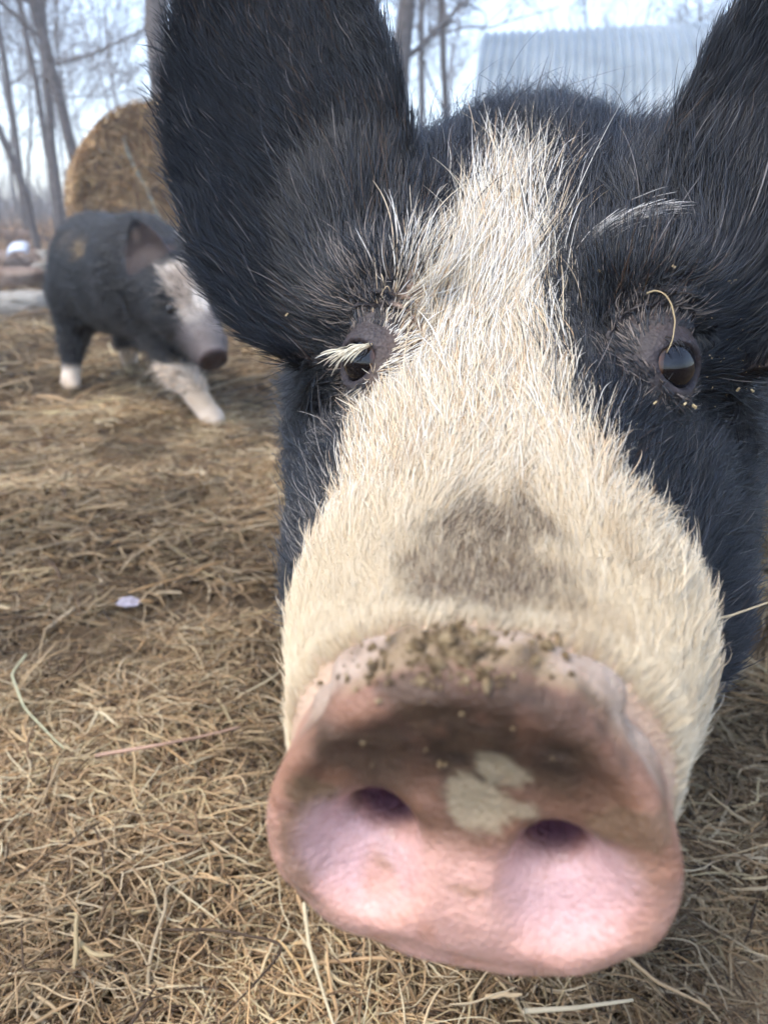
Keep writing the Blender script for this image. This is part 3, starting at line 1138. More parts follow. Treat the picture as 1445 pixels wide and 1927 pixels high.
    c = mixc(c, (0.24, 0.17, 0.10), hoof * near_leg)
    # face blaze and grey muzzle
    t = np.clip(((V - head) @ (nose - head)) / ((nose - head) @ (nose - head)), -0.9, 1.2)
    axp = head + t[:, None] * (nose - head)
    lat = (V - axp) @ unit(np.array([1.0, -0.25, 0.0]))
    frontal = (V - axp) @ unit(np.array([0.25, -0.8, 0.55]))
    onhead = (np.linalg.norm(V - axp, axis=1) < 0.125) & (V[:, 1] < head[1] + 0.05)
    bl = onhead * (1 - sstep(0.022, 0.032, np.abs(lat - 0.012) + 0.006 * n1)) * sstep(-0.30, -0.15, t) * (frontal > 0.0)
    c = mixc(c, mixc((0.62, 0.55, 0.47), (0.30, 0.24, 0.19), sstep(-0.3, 0.5, n1 + 0.5 * t)), bl)
    mz = onhead * sstep(0.35, 0.6, t + 0.1 * n1)
    c = mixc(c, mixc((0.075, 0.062, 0.062), (0.15, 0.12, 0.11), 0.5 + 0.5 * n1), mz * 0.9)
    dn = np.linalg.norm(V - nose, axis=1)
    tt = (V - nose) @ unit(np.array([0.42, -0.62, -0.66]))
    c = mixc(c, (0.045, 0.028, 0.026), (tt > -0.009) * (dn < 0.05))
    # ear insides: warm brown
    ec = P(287, 497, 1.935)
    e = (np.linalg.norm((V - ec) / np.array([0.07, 0.045, 0.10]), axis=1) < 1) & (V[:, 1] < ec[1] + 0.012)
    c = mixc(c, (0.045, 0.028, 0.023), e * 0.8)
    rim = 1 - sstep(0.010, 0.034, np.linalg.norm((V - P(264, 438, 1.93)) / np.array([0.9, 1, 1.3]), axis=1) + 0.008 * n1)
    c = mixc(c, (0.48, 0.36, 0.27), rim * 0.6)
    m, nt, out = new_mat('short_pig_coat')
    b = pbsdf(nt, out, 0.62, 0.25)
    v = objvec(nt)
    nt.links.new(attr(nt, 'tint').outputs['Color'], b.inputs['Base Color'])
    b.inputs['Sheen Weight'].default_value = 0.03
    bump(nt, noise(nt, 110, 4, v), b, 0.5, 0.004)
    o = link('pig', mesh_np('small_pig', V, Q, m, True, c))
    tag(o, 'smaller black pig with white socks walking past the hay bale', 'pig')
    # eye and a short coat
    nu, nv = 14, 9
    u = np.linspace(0, math.pi, nv)
    w = np.linspace(0, 2 * math.pi, nu, endpoint=False)
    dd = np.stack([np.sin(u)[:, None] * np.cos(w), np.sin(u)[:, None] * np.sin(w), np.cos(u)[:, None] * np.ones(nu)], -1).reshape(-1, 3)
    i = np.arange(nv - 1)[:, None] * nu
    j = np.arange(nu)[None]
    EQ = np.stack([i + j, i + nu + j, i + nu + (j + 1) % nu, i + (j + 1) % nu], -1).reshape(-1, 4)
    me_, nt, out = new_mat('small_pig_eye')
    b = pbsdf(nt, out, 0.15, 0.5)
    b.inputs['Base Color'].default_value = (0.01, 0.008, 0.008, 1)
    for px, z in ((331, 1.885), (398, 1.93)):
        c0 = P(px, 577, z)
        for _ in range(6):
            c0 = c0 - np.array([0, 1, 0]) * -float(sd(c0[None])[0]) * 0.7
        link('eye', mesh_np('small_eye', c0 + dd * 0.012, EQ, me_, True), o)
    q, nn = tri_sample(V, Q, 30000, lambda p, n_: (p[:, 2] > 0.1) * (np.linalg.norm(p - nose, axis=1) > 0.050) * (np.linalg.norm((p - ec) / np.array([0.075, 0.05, 0.12]), axis=1) > 1))
    tdir = -np.tile(unit(nose - hip), (len(q), 1)) + np.array([0, 0, -0.45])
    tdir = unit(tdir - (tdir * nn).sum(1, keepdims=True) * nn)
    L = 0.022 * np.exp(RNG.normal(0, 0.35, len(q))) * (0.3 + 0.7 * sstep(0.06, 0.20, np.linalg.norm(q - nose, axis=1)))
    tdir = unit(tdir + RNG.normal(0, 0.22, tdir.shape))
    t4 = np.linspace(0, 1, 4)
    pts = q[:, None] + L[:, None, None] * (t4[None, :, None] * tdir[:, None] + (0.3 * t4)[None, :, None] * nn[:, None])
    kd = kdtree.KDTree(len(V))
    for i_, p_ in enumerate(V):
        kd.insert(p_, i_)
    kd.balance()
    cc = c[np.fromiter((kd.find(p_)[1] for p_ in q), int, len(q))]
    cc = cc * np.where(cc.max(1) > 0.12, 1.0, 0.6)[:, None]
    make_curves('fur', pts, np.tile(np.array([1, 0.9, 0.7, 0.2]) * 0.0008, (len(q), 1)), cc * np.exp(RNG.normal(0, 0.45, len(q)))[:, None], M_HAIR, o)


build_small_pig()


# ------------------------------------------------------------------ round hay bale
def build_bale():
    D = 6.1
    cen = PV(306, 400, D)
    R, W = 0.625, 1.15
    cz = R - 0.03
    axis = unit(np.array([0.42, -0.91, 0.0]))           # the flat end turns to the lens
    side = np.array([axis[1], -axis[0], 0.0]) * -1
    up = np.array([0, 0, 1.0])
    c0 = np.array([cen[0], cen[1], cz])
    c0 = c0 + axis * 0.0
    root = bpy.data.objects.new('hay_bale', None)
    COL.objects.link(root)
    root.location = (c0[0], c0[1], 0)
    tag(root, 'big round brown hay bale standing behind the smaller pig', 'hay bale')

    def pt(a, th, r):
        return (c0 - np.array(root.location)) + axis * a[..., None] + r[..., None] * (np.cos(th)[..., None] * side + np.sin(th)[..., None] * up)
    # core
    th = np.linspace(0, 2 * math.pi, 120, endpoint=False)
    prof_ = [(W / 2 + 0.01, 0.02)] + [(W / 2 + 0.012 * math.sin(k * 2.1), R * k / 14) for k in range(1, 14)]
    prof_ += [(W / 2 - 0.02, R * 0.985), (W / 2 - 0.06, R)] + [(W / 2 - 0.06 - k * (W - 0.12) / 12, R + 0.008 * math.sin(k * 1.9)) for k in range(1, 13)]
    prof_ += [(-W / 2 + 0.02, R * 0.985), (-W / 2, R * 0.9), (-W / 2, R * 0.5), (-W / 2, 0.02)]
    A = np.array([p[0] for p in prof_])[:, None] * np.ones(len(th))
    Rr = np.array([p[1] for p in prof_])[:, None] * np.ones(len(th))
    TH = np.ones(len(prof_))[:, None] * th
    V = pt(A, TH, Rr).reshape(-1, 3)
    Vw = V + np.array(root.location)
    V = V + 0.02 * np.stack([fbm(Vw, 0.12), fbm(Vw + 5, 0.12), fbm(Vw + 9, 0.12)], -1)
    nt_ = len(th)
    i = np.arange(len(prof_) - 1)[:, None] * nt_
    j = np.arange(nt_)[None]
    Q = np.stack([i + j, i + nt_ + j, i + nt_ + (j + 1) % nt_, i + (j + 1) % nt_], -1).reshape(-1, 4)
    m = mat_noise('bale_core', [(0.3, (0.10, 0.058, 0.028)), (0.5, (0.20, 0.125, 0.06)), (0.7, (0.30, 0.20, 0.10))], 9, 0.95, 0.8, 0.03, 45)
    link('core', mesh_np('core', V, Q, m), root)
    # loose strands over the whole bale
    n = 26000
    endf = RNG.random(n) < 0.5
    r = np.where(endf, R * np.sqrt(RNG.random(n)), R + RNG.random(n) * 0.02)
    a = np.where(endf, W / 2 + RNG.random(n) * 0.02, RNG.uniform(-W / 2, W / 2, n))
    t0 = RNG.uniform(0, 2 * math.pi, n)
    k = 5
    tt = np.linspace(0, 1, k)
    sw = RNG.normal(0, 0.075, n) / np.maximum(r, 0.12)
    dr = np.where(endf, RNG.normal(0, 0.09, n), RNG.normal(0.004, 0.012, n))
    da = np.where(endf, RNG.normal(0.012, 0.024, n), RNG.normal(0, 0.05, n))
    TH = t0[:, None] + sw[:, None] * tt
    RR = np.minimum(r[:, None] + dr[:, None] * tt + 0.010 * np.sin(tt * 7)[None], R + 0.045)
    AA = a[:, None] + da[:, None] * tt
    pts = pt(AA, TH, RR)
    pm = pts[:, 0]
    c = HAY_COLS[RNG.choice(len(HAY_COLS), n, p=HAY_W)] * np.array([1.10, 0.98, 0.83])
    c = c * np.exp(0.5 * fbm(pm, 0.25, 3) + RNG.normal(0, 0.2, n))[:, None]
    # a darker band along the rim
    rim = np.exp(-((RR[:, 0] - R * 0.86) / 0.05) ** 2) * endf
    c = c * (1 - 0.45 * rim)[:, None]
    o = make_curves('loose_hay', pts, np.tile(np.array([0.8, 1, 1, 0.8, 0.3]) * 0.0034, (n, 1)) * np.exp(RNG.normal(0, 0.3, n))[:, None], c, M_HAY, root)
    tag(o, kind='stuff')
    # twine dangling across the end
    m2, nt, out = new_mat('pale_twine')
    b = pbsdf(nt, out, 0.7, 0.2)
    b.inputs['Base Color'].default_value = (0.42, 0.42, 0.33, 1)
    pxs = [(232, 258), (240, 285), (255, 318), (275, 352), (290, 388), (302, 418), (312, 450)]
    e0 = c0 + axis * (W / 2 + 0.035)
    pl = []
    for px, py in pxs:
        d = P(px, py, 1.0) - np.array([0, 0, CAM_H])
        o_ = np.array([0, 0, CAM_H])
        s = ((e0 - o_) @ axis) / (d @ axis)
        pl.append(o_ + d * s)
    pl = np.array(pl)
    mb = MB()
    mb.tube(pl - np.array(root.location), 0.010, 6)
    link('twine', mb.build('twine', m2), root)
    mb = MB()
    ta = np.linspace(0, 2 * math.pi, 90)
    for a0 in (-0.3, 0.02, 0.33):
        mb.tube(pt(np.full(90, a0), ta, np.full(90, R + 0.022)), 0.006, 4, cap=False)
    link('binding', mb.build('binding', m2), root)


build_bale()


# ------------------------------------------------------------------ arched tin shelter on the right
def build_shelter():
    tl = PV(918, 72, 9.5)
    u = unit(np.array([0.985, -0.175, 0.0]))             # along the ridge
    v = unit(np.array([-0.175, -0.985, 0.0]))            # from the ridge towards us
    root = bpy.data.objects.new('tin_shelter', None)
    COL.objects.link(root)
    root.location = (tl[0], tl[1], 0)
    tag(root, 'tin shelter with a pale corrugated roof behind the big pig', 'shelter')
    Rz = tl[2]
    m, nt, out = new_mat('galvanised_sheet')
    b = pbsdf(nt, out, 0.45, 0.5)
    vv = objvec(nt)
    nt.links.new(ramp(nt, noise(nt, 2.5, 6, vv), [(0.3, (0.20, 0.235, 0.255)), (0.55, (0.28, 0.32, 0.34)), (0.8, (0.36, 0.39, 0.40))]), b.inputs['Base Color'])
    b.inputs['Metallic'].default_value = 0.35
    # arc of the roof: offset towards us, height
    ph = np.linspace(-1.25, 1.25, 40)
    RA = 2.3
    arc = np.stack([RA * np.sin(ph), Rz - RA * (1 - np.cos(ph)) * 0.86], -1)
    sheet_w, pitch = 0.68, 0.085
    nsh = 7
    for k in range(nsh):
        n = 8 * 8 + 1
        x = np.linspace(0, sheet_w + 0.03, n) + k * sheet_w
        wv = 0.019 * np.sin(2 * math.pi * x / pitch) + (k % 2) * 0.004
        nx = np.sin(ph)
        nz = np.cos(ph)
        V = (x[:, None, None] * u + (arc[:, 0] + 0)[None, :, None] * v + np.array([0, 0, 1.0]) * arc[:, 1][None, :, None]
             + wv[:, None, None] * (nx[None, :, None] * v + nz[None, :, None] * np.array([0, 0, 1.0])))
        V = V.reshape(-1, 3)
        ni, nj = n, len(ph)
        i = np.arange(ni - 1)[:, None] * nj
        j = np.arange(nj - 1)[None]
        Q = np.stack([i + j, i + nj + j, i + nj + j + 1, i + j + 1], -1).reshape(-1, 4)
        o = link('roof_sheet', mesh_np('roof_sheet', V, Q, m), root)
        sm = o.modifiers.new('thick', 'SOLIDIFY')
        sm.thickness = 0.003
    mw = mat_noise('old_boards', [(0.3, (0.075, 0.05, 0.035)), (0.7, (0.17, 0.12, 0.085))], 7, 0.9, 0.5, 0.01)
    for end, off in ((0, 0.05), (1, nsh * sheet_w - 0.05)):
        for k in range(18):
            y0 = -2.05 + k * 0.23
            top = Rz - RA * 0.86 * (1 - math.sqrt(max(0.0, 1 - (min(abs(y0 - 0.11), abs(y0 + 0.11), 9) / RA if y0 * (y0) > 0.02 else 0) ** 2)))
            top = Rz - RA * 0.86 * (1 - math.sqrt(1 - (max(abs(y0 - 0.11), abs(y0 + 0.11)) / RA) ** 2)) - 0.03
            mb = MB()
            R = np.stack([u, v, np.array([0, 0, 1.0])], 1)
            mb.box(u * off + v * y0 + np.array([0, 0, (top - 0.1) / 2]), 0.025, 0.222, top + 0.1, R)
            link('board', mb.build('board', mw, False), root)


build_shelter()


# ------------------------------------------------------------------ bare trees
M_BARK = mat_noise('bark', [(0.3, (0.075, 0.062, 0.055)), (0.55, (0.13, 0.11, 0.10)), (0.75, (0.20, 0.17, 0.15))], 14, 0.9, 0.7, 0.02, 40)
M_TWIG = mat_noise('twig_bark', [(0.3, (0.10, 0.085, 0.075)), (0.7, (0.17, 0.145, 0.13))], 20, 0.9, 0.3, 0.005)


def grow(mb, p, d, L, r, level, rs, tw):
    """one limb, its side limbs and twigs"""
    k = 6 if level < 2 else 4
    pts = [p]
    dd = d.copy()
    for i in range(k):
        dd = unit(dd + rs.normal(0, 0.13 + 0.05 * level, 3) + np.array([0, 0, 0.06]))
        pts.append(pts[-1] + dd * L / k)
    pts = np.array(pts)
    mb.tube(pts, np.linspace(r, max(r * 0.35, tw), k + 1), 6 if level == 0 else 4 if level == 1 else 3, cap=False)
    if level >= 3:
        return
    nb = {0: 5, 1: 4, 2: 3}[level]
    for b in range(nb):
        f = rs.uniform(0.2, 1.0)
        i = min(int(f * k), k - 1)
        q = pts[i] + (pts[i + 1] - pts[i]) * (f * k - i)
        ld = unit(pts[i + 1] - pts[i])
        rnd = rs.normal(0, 1, 3)
        rnd = unit(rnd - ld * (rnd @ ld))
        nd = unit(ld * rs.uniform(0.5, 1.0) + rnd * rs.uniform(0.5, 1.0) + np.array([0, 0, 0.12]))
        grow(mb, q, nd, L * rs.uniform(0.42, 0.68), max(r * 0.42, tw), level + 1, rs, tw)


def tree_meshes(trunk_pts, rad, seed, limbs, limb_len, tw, first=0.35, base=None):
    rs = np.random.default_rng(seed)
    tp = np.array(trunk_pts)
    seg = np.linalg.norm(np.diff(tp, axis=0), axis=1)
    cum = np.concatenate([[0], np.cumsum(seg)])
    ss = np.linspace(0, cum[-1], 28)
    fine = np.stack([np.interp(ss, cum, tp[:, c]) for c in range(3)], -1)
    fine[1:] += rs.normal(0, 0.25 * rad, (27, 3)) * 0.35
    rr = rad * np.interp(ss / cum[-1], [0, 0.04, 0.3, 1], [1.35, 1.1, 0.95, 0.30])
    mt = MB()
    mt.tube(fine, rr, 10)
    mc = MB()
    for k in range(limbs):
        f = first + (1 - first) * (k + rs.random()) / limbs
        i = min(int(f * 27), 26)
        ld = unit(fine[i + 1] - fine[i])
        rnd = rs.normal(0, 1, 3)
        rnd = unit(rnd - ld * (rnd @ ld))
        nd = unit(ld * rs.uniform(0.35, 0.9) + rnd)
        grow(mc, fine[i], nd, limb_len * rs.uniform(0.6, 1.15) * (1.15 - 0.5 * f), rr[i] * 0.42, 0, rs, tw)
    return mt.build('trunk', M_BARK), mc.build('crown', M_TWIG)


def pix_tree(label, pix, D, wpx, seed, limbs=9, ll=1.8, H=9.0, first=0.25):
    """a tree whose trunk passes the given photo pixels, standing D metres off"""
    pts = [PV(px, py, D) for px, py in pix]         # from low to high
    d0 = pts[0] - pts[1]
    lowz = ground_h(np.array([pts[0][0]]), np.array([pts[0][1]]))[0]
    s = (pts[0][2] - lowz + 0.1) / max(-d0[2], 1e-3)
    base = pts[0] + d0 * s * np.array([0.6, 1, 1])
    d1 = unit(pts[-1] - pts[-2])
    top = pts[-1] + d1 * max(1.0, H - pts[-1][2])
    rad = wpx / 2 / FPX * (D * CP)
    root = bpy.data.objects.new('bare_tree', None)
    COL.objects.link(root)
    root.location = base
    tag(root, label, 'tree', 'bare trees of the wood edge')
    t, c = tree_meshes([p - base for p in [base] + pts + [top]], rad, seed, limbs, ll, 0.0034 * D / 11, first)
    link('trunk', t, root)
    link('crown', c, root)


pix_tree('dark leaning bare tree right behind the left side of the hay bale', [(141, 300), (116, 200), (92, 110), (66, 0)], 10.5, 19, 1, 12, 2.4)
pix_tree('straighter bare tree just left of the dark leaning trunk', [(112, 380), (98, 270), (90, 150), (80, 0)], 12.5, 14, 2, 10, 2.2)
pix_tree('slim bare tree rising second from the left edge', [(92, 300), (76, 200), (58, 108), (38, 0)], 14, 11, 3, 9, 2.0)
pix_tree('thin pale bare tree at the very left edge of the wood', [(46, 400), (34, 290), (17, 166), (-4, 40)], 15, 11, 4, 9, 2.0)
pix_tree('crooked low bare tree leaning in from the left edge', [(60, 415), (46, 360), (30, 312), (-5, 235), (-60, 120)], 11.5, 14, 5, 7, 1.5, 6.0)
pix_tree('thick bare tree beside the left edge of the big pig\'s ear', [(316, 260), (308, 190), (297, 110), (293, 55), (296, -20)], 8.6, 40, 6, 12, 2.4)
pix_tree('bare tree showing at the top right of the big pig\'s near ear', [(646, 200), (643, 100), (640, 0)], 11, 24, 7, 8, 1.7)
pix_tree('very thin bare sapling between two trunks above the pig\'s head', [(686, 190), (691, 80), (698, 0)], 12, 8, 8, 7, 1.5)
pix_tree('stout brown bare trunk above the dip beside the pig\'s ear', [(750, 200), (758, 100), (768, 0)], 10, 29, 9, 9, 1.7)
pix_tree('slender dark bare tree just left of the tin shelter', [(839, 200), (834, 100), (830, 0)], 12, 12, 10, 11, 1.9)


def wood():
    """the rest of the wood: four grown shapes, copied"""
    protos = []
    for k in range(4):
        rs = np.random.default_rng(60 + k)
        pts = np.cumsum(np.concatenate([np.zeros((1, 3)), np.stack([rs.normal(0, 0.22, 6), rs.normal(0, 0.22, 6), np.full(6, 1.75)], -1)]), 0)
        protos.append(tree_meshes(pts, 0.06, 80 + k, 13, 3.0, 0.007, 0.25))
    spots = []
    rs = np.random.default_rng(5)
    for k in range(9):
        px = 4 + 32 * k + rs.uniform(-8, 8)
        spots.append((px, rs.uniform(17, 46)))
    for k in range(5):
        spots.append((668 + 46 * k + rs.uniform(-10, 10), rs.uniform(17, 40)))
    spots += [(1135, 19), (1180, 24), (1265, 21), (1320, 26)]
    ORD = ['leftmost', 'second from left', 'third from left', 'fourth from left', 'fifth from left', 'sixth from left', 'seventh from left', 'eighth from left', 'rightmost']
    for n, (px, D) in enumerate(spots):
        x = PV(px, 405, D)
        z = ground_h(np.array([x[0]]), np.array([x[1]]))[0]
        root = bpy.data.objects.new('bare_tree', None)
        COL.objects.link(root)
        root.location = (x[0], x[1], z - 0.1)
        root.rotation_euler = (0, rs.normal(0, 0.05), rs.uniform(0, 6.28))
        s = rs.uniform(0.75, 1.25)
        behind = px > 1000
        if behind:
            s = {1135: 0.62, 1180: 0.74, 1265: 0.68, 1320: 0.8}[px]
        root.scale = (s, s, s * (1.0 if behind else rs.uniform(0.95, 1.2)))
        if behind:
            tag(root, (ORD[n - 14] if n < 17 else 'rightmost') + ' of the four fine twiggy treetops above the tin shelter roof', 'tree', 'treetops above the shelter')
        elif px > 600:
            tag(root, (ORD[n - 9] if n < 13 else 'rightmost') + ' of the faint distant trees between pig\'s ear and shelter', 'tree', 'distant trees left of the shelter')
        else:
            tag(root, ORD[n] + ' of the faint distant trees in the hazy left wood', 'tree', 'distant trees of the left wood')
        t, c = protos[n % 4]
        link('trunk', t, root)
        link('crown', c, root)


wood()


# ------------------------------------------------------------------ stones and scraps at the left
def stone(label, px, py, w, h, d, mat, seed, name='stone', cat='stone', flat=1.0, rz=0.0):
    rs = np.random.default_rng(seed)
    c = PG(px, py)
    nu, nv = 34, 21
    u = np.linspace(0.0, math.pi, nv)
    a = np.linspace(0, 2 * math.pi, nu, endpoint=False)
    dv = np.stack([np.sin(u)[:, None] * np.cos(a), np.sin(u)[:, None] * np.sin(a), np.cos(u)[:, None] * np.ones(nu)], -1).reshape(-1, 3)
    dv = np.sign(dv) * np.abs(dv) ** 0.62                      # blocky
    dv = dv * (1 + 0.22 * fbm(dv + seed * 3.7, 0.8, 3) + 0.10 * fbm(dv + seed * 1.3, 0.22, 2))[:, None]
    V = dv * np.array([w, d, h]) * 0.5
    cr, sr = math.cos(rz), math.sin(rz)
    V = V @ np.array([[cr, sr, 0], [-sr, cr, 0], [0, 0, 1]])
    V[:, 2] += V[:, 0] * rs.normal(0, 0.12)
    i = np.arange(nv - 1)[:, None] * nu
    j = np.arange(nu)[None]
    Q = np.stack([i + j, i + nu + j, i + nu + (j + 1) % nu, i + (j + 1) % nu], -1).reshape(-1, 4)
    g = ground_h(c[:1], c[1:2])[0]
    o = link(name, mesh_np(name, V, Q, mat), None, (c[0], c[1], g + h * 0.36))
    tag(o, label, cat)
    return o


M_ST = mat_noise('grey_stone', [(0.3, (0.16, 0.14, 0.12)), (0.5, (0.27, 0.24, 0.20)), (0.72, (0.36, 0.33, 0.28))], 9, 0.9, 0.7, 0.02)
M_RED = mat_noise('reddish_stone', [(0.3, (0.13, 0.082, 0.06)), (0.5, (0.20, 0.14, 0.105)), (0.72, (0.30, 0.235, 0.19))], 9, 0.9, 0.7, 0.02)
M_BR = mat_noise('rotten_log', [(0.3, (0.09, 0.052, 0.034)), (0.6, (0.18, 0.115, 0.078))], 9, 0.9, 0.7, 0.02)
stone('wide flat grey stone lying lowest at the left edge', 28, 588, 0.50, 0.17, 0.34, M_ST, 1)
stone('pale brown stone just above the wide flat grey stone', 30, 545, 0.46, 0.20, 0.36, M_RED, 2, rz=0.3)
stone('small pale stone between the stone heap and the smaller pig\'s rump', 82, 528, 0.22, 0.16, 0.22, M_ST, 3)
stone('reddish stone on the left of the heap at the frame edge', 8, 520, 0.34, 0.26, 0.34, M_RED, 4)
stone('reddish stone in the middle of the heap', 48, 512, 0.36, 0.26, 0.34, M_RED, 5, rz=0.7)
stone('greyish stone at the right of the heap near the pig', 88, 500, 0.30, 0.24, 0.32, M_ST, 6)
stone('dark reddish log lying across the top of the heap', 20, 486, 0.75, 0.16, 0.20, M_BR, 7, 'log', 'log', rz=-0.15)
stone('short brown log behind the heap beside the bale', 82, 478, 0.55, 0.20, 0.22, M_BR, 8, 'log', 'log', rz=0.2)
stone('long brown log behind the white scrap', 40, 462, 1.0, 0.22, 0.26, M_BR, 9, 'log', 'log', rz=0.05)
m_w, nt_w, out_w = new_mat('white_plastic')
b_w = pbsdf(nt_w, out_w, 0.4, 0.4)
b_w.inputs['Base Color'].default_value = (0.45, 0.48, 0.54, 1)


def scrap():
    c = PV(35, 470, 5.4)
    mb = MB()
    # a bent sheet with turned edges
    n = 9
    x = np.linspace(-0.075, 0.075, n)
    y = np.linspace(-0.05, 0.05, 7)
    X, Y = np.meshgrid(x, y, indexing='ij')
    Z = 0.028 - 0.03 * np.abs(X / 0.075) ** 3 + 0.012 * np.sin(Y * 40) + 0.01 * X / 0.075
    top = np.stack([X, Y, Z], -1).reshape(-1, 3)
    i = np.arange(n - 1)[:, None] * 7
    j = np.arange(6)[None]
    Q = np.stack([i + j, i + 7 + j, i + 8 + j, i + j + 1], -1).reshape(-1, 4)
    o = link('plastic_scrap', mesh_np('plastic_scrap', top, Q, m_w), None, c)
    o.modifiers.new('thick', 'SOLIDIFY').thickness = 0.012
    o.rotation_euler = (0.35, 0.0, 0.15)
    tag(o, 'small white plastic scrap lying on the stone heap', 'scrap')


scrap()


def brush():
    """dry weeds and leaf litter under the trees"""
    n = 30000
    r = np.sqrt(RNG.uniform(7.5 ** 2, 34 ** 2, n))
    th = RNG.uniform(-0.75, 0.35, n)
    x, y = r * np.sin(th), r * np.cos(th)
    base = np.stack([x, y, ground_h(x, y)], -1)
    L = 0.22 * np.exp(RNG.normal(0, 0.5, n))
    hd = RNG.uniform(0, 6.28, n)
    pit = RNG.uniform(0.1, 1.4, n)
    tt = np.linspace(0, 1, 4)
    d = np.stack([np.sin(hd) * np.cos(pit), np.cos(hd) * np.cos(pit), np.sin(pit)], -1)
    pts = base[:, None] + L[:, None, None] * (tt[None, :, None] * d[:, None] + (tt ** 2)[None, :, None] * np.array([0, 0, -0.25]))
    c = HAY_COLS[RNG.choice(len(HAY_COLS), n, p=HAY_W)] * np.array([0.9, 0.75, 0.65])
    rad = np.tile(np.array([1, 0.9, 0.7, 0.3]), (n, 1)) * (0.0006 * r)[:, None]
    # thin whips and brambles standing among the trunks
    n2 = 2600
    r2 = np.sqrt(RNG.uniform(12 ** 2, 55 ** 2, n2))
    th = np.where(RNG.random(n2) < 0.8, RNG.uniform(-0.62, -0.20, n2), RNG.uniform(-0.10, 0.16, n2))
    x, y = r2 * np.sin(th), r2 * np.cos(th)
    b2 = np.stack([x, y, ground_h(x, y)], -1)
    L2 = 1.3 * np.exp(RNG.normal(0, 0.6, n2))
    d2 = unit(np.stack([RNG.normal(0, 0.35, n2), RNG.normal(0, 0.35, n2), np.ones(n2)], -1))
    bend = RNG.normal(0, 0.22, (n2, 3))
    p2 = b2[:, None] + L2[:, None, None] * (tt[None, :, None] * d2[:, None] + (tt ** 2)[None, :, None] * bend[:, None])
    pts = np.concatenate([pts, p2])
    c = np.concatenate([c, np.tile(np.array([0.12, 0.10, 0.085]), (n2, 1)) * np.exp(RNG.normal(0, 0.2, n2))[:, None]])
    rad = np.concatenate([rad, np.tile(np.array([1, 0.8, 0.55, 0.25]), (n2, 1)) * (0.00035 * r2)[:, None]])
    o = make_curves('dry_undergrowth', pts, rad, c, M_HAY)
    tag(o, 'dry brown weeds and litter under the bare trees', 'undergrowth', kind='stuff')


brush()


# ------------------------------------------------------------------ small things on the face and in the hay
def face_hits(pix, off=0.0):
    """where the lines of sight through photo pixels meet the pig's skin (plus off metres)"""
    o = np.array([0, 0, CAM_H])
    d = np.array([unit(P(px, py, 1.0) - o) for px, py in pix])
    t = np.full(len(d), 0.10)
    live = np.ones(len(d), bool)
    for _ in range(160):
        v = sd_front(w2h(o + d * t[:, None])) - off
        live &= v >= 0.0003
        if not live.any():
            break
        t = np.where(live, t + np.maximum(v * 0.5, 0.0006), t)
    return o + d * t[:, None]


def face_hit(px, py, off=0.0):
    return face_hits([(px, py)], off)[0]


def smooth_line(pts, k):
    pts = np.asarray(pts, float)
    c = np.concatenate([[0], np.cumsum(np.linalg.norm(np.diff(pts, axis=0), axis=1))])
    t = np.linspace(0, c[-1], k * 4)
    f = np.stack([np.interp(t, c, pts[:, a]) for a in range(3)], -1)
    ker = np.ones(9) / 9
    g = np.stack([np.convolve(np.pad(f[:, a], 4, mode='edge'), ker, 'valid') for a in range(3)], -1)
    g[0], g[-1] = pts[0], pts[-1]
    return g[np.linspace(0, len(g) - 1, k).astype(int)]


def lashes():
    # pale lashes drooping over the left eye
    A, B = face_hit(652, 664), face_hit(698, 648)
    n = 46
    u = RNG.random(n)
    root = A + (B - A) * u[:, None] + RNG.normal(0, 0.0007, (n, 3))
    tipc = face_hit(622, 688, 0.006)
    mid0 = A + (B - A) * 0.5
    dirv = (tipc - mid0)
    tip = root + dirv * (0.45 + 0.45 * RNG.random(n))[:, None] + RNG.normal(0, 0.0026, (n, 3))
    lift_v = np.array([-0.1, -1.0, 0.5]) * 0.0028
    t = np.linspace(0, 1, 6)
    pts = root[:, None] * (1 - t)[None, :, None] + tip[:, None] * t[None, :, None] + (np.sin(t * math.pi))[None, :, None] * lift_v
    c = np.array([0.78, 0.70, 0.54]) * np.exp(RNG.normal(0, 0.15, n))[:, None]
    make_curves('eyelashes', pts, np.tile(np.array([1, 1, 0.9, 0.8, 0.6, 0.2]) * 0.00024, (n, 1)), np.clip(c, 0, 0.9), M_HAIR, PIG)
    # dark lashes over the right eye
    n = 70
    A, B = face_hit(1248, 640, 0.0), face_hit(1335, 628, 0.0)
    u = RNG.random(n)
    root = A + (B - A) * u[:, None] + RNG.normal(0, 0.0006, (n, 3)) + np.array([0, 0, 0.001])
    tip = root + np.array([0.0035, -0.007, -0.0045]) * (0.7 + 0.6 * RNG.random(n))[:, None] + RNG.normal(0, 0.0012, (n, 3))
    pts = root[:, None] * (1 - t)[None, :, None] + tip[:, None] * t[None, :, None] + (np.sin(t * math.pi))[None, :, None] * np.array([0, -0.0015, 0.0015])
    make_curves('eyelashes', pts, np.tile(np.array([1, 1, 0.9, 0.8, 0.6, 0.2]) * 0.00018, (n, 1)), np.full((n, 3), 0.02), M_HAIR, PIG)


lashes()


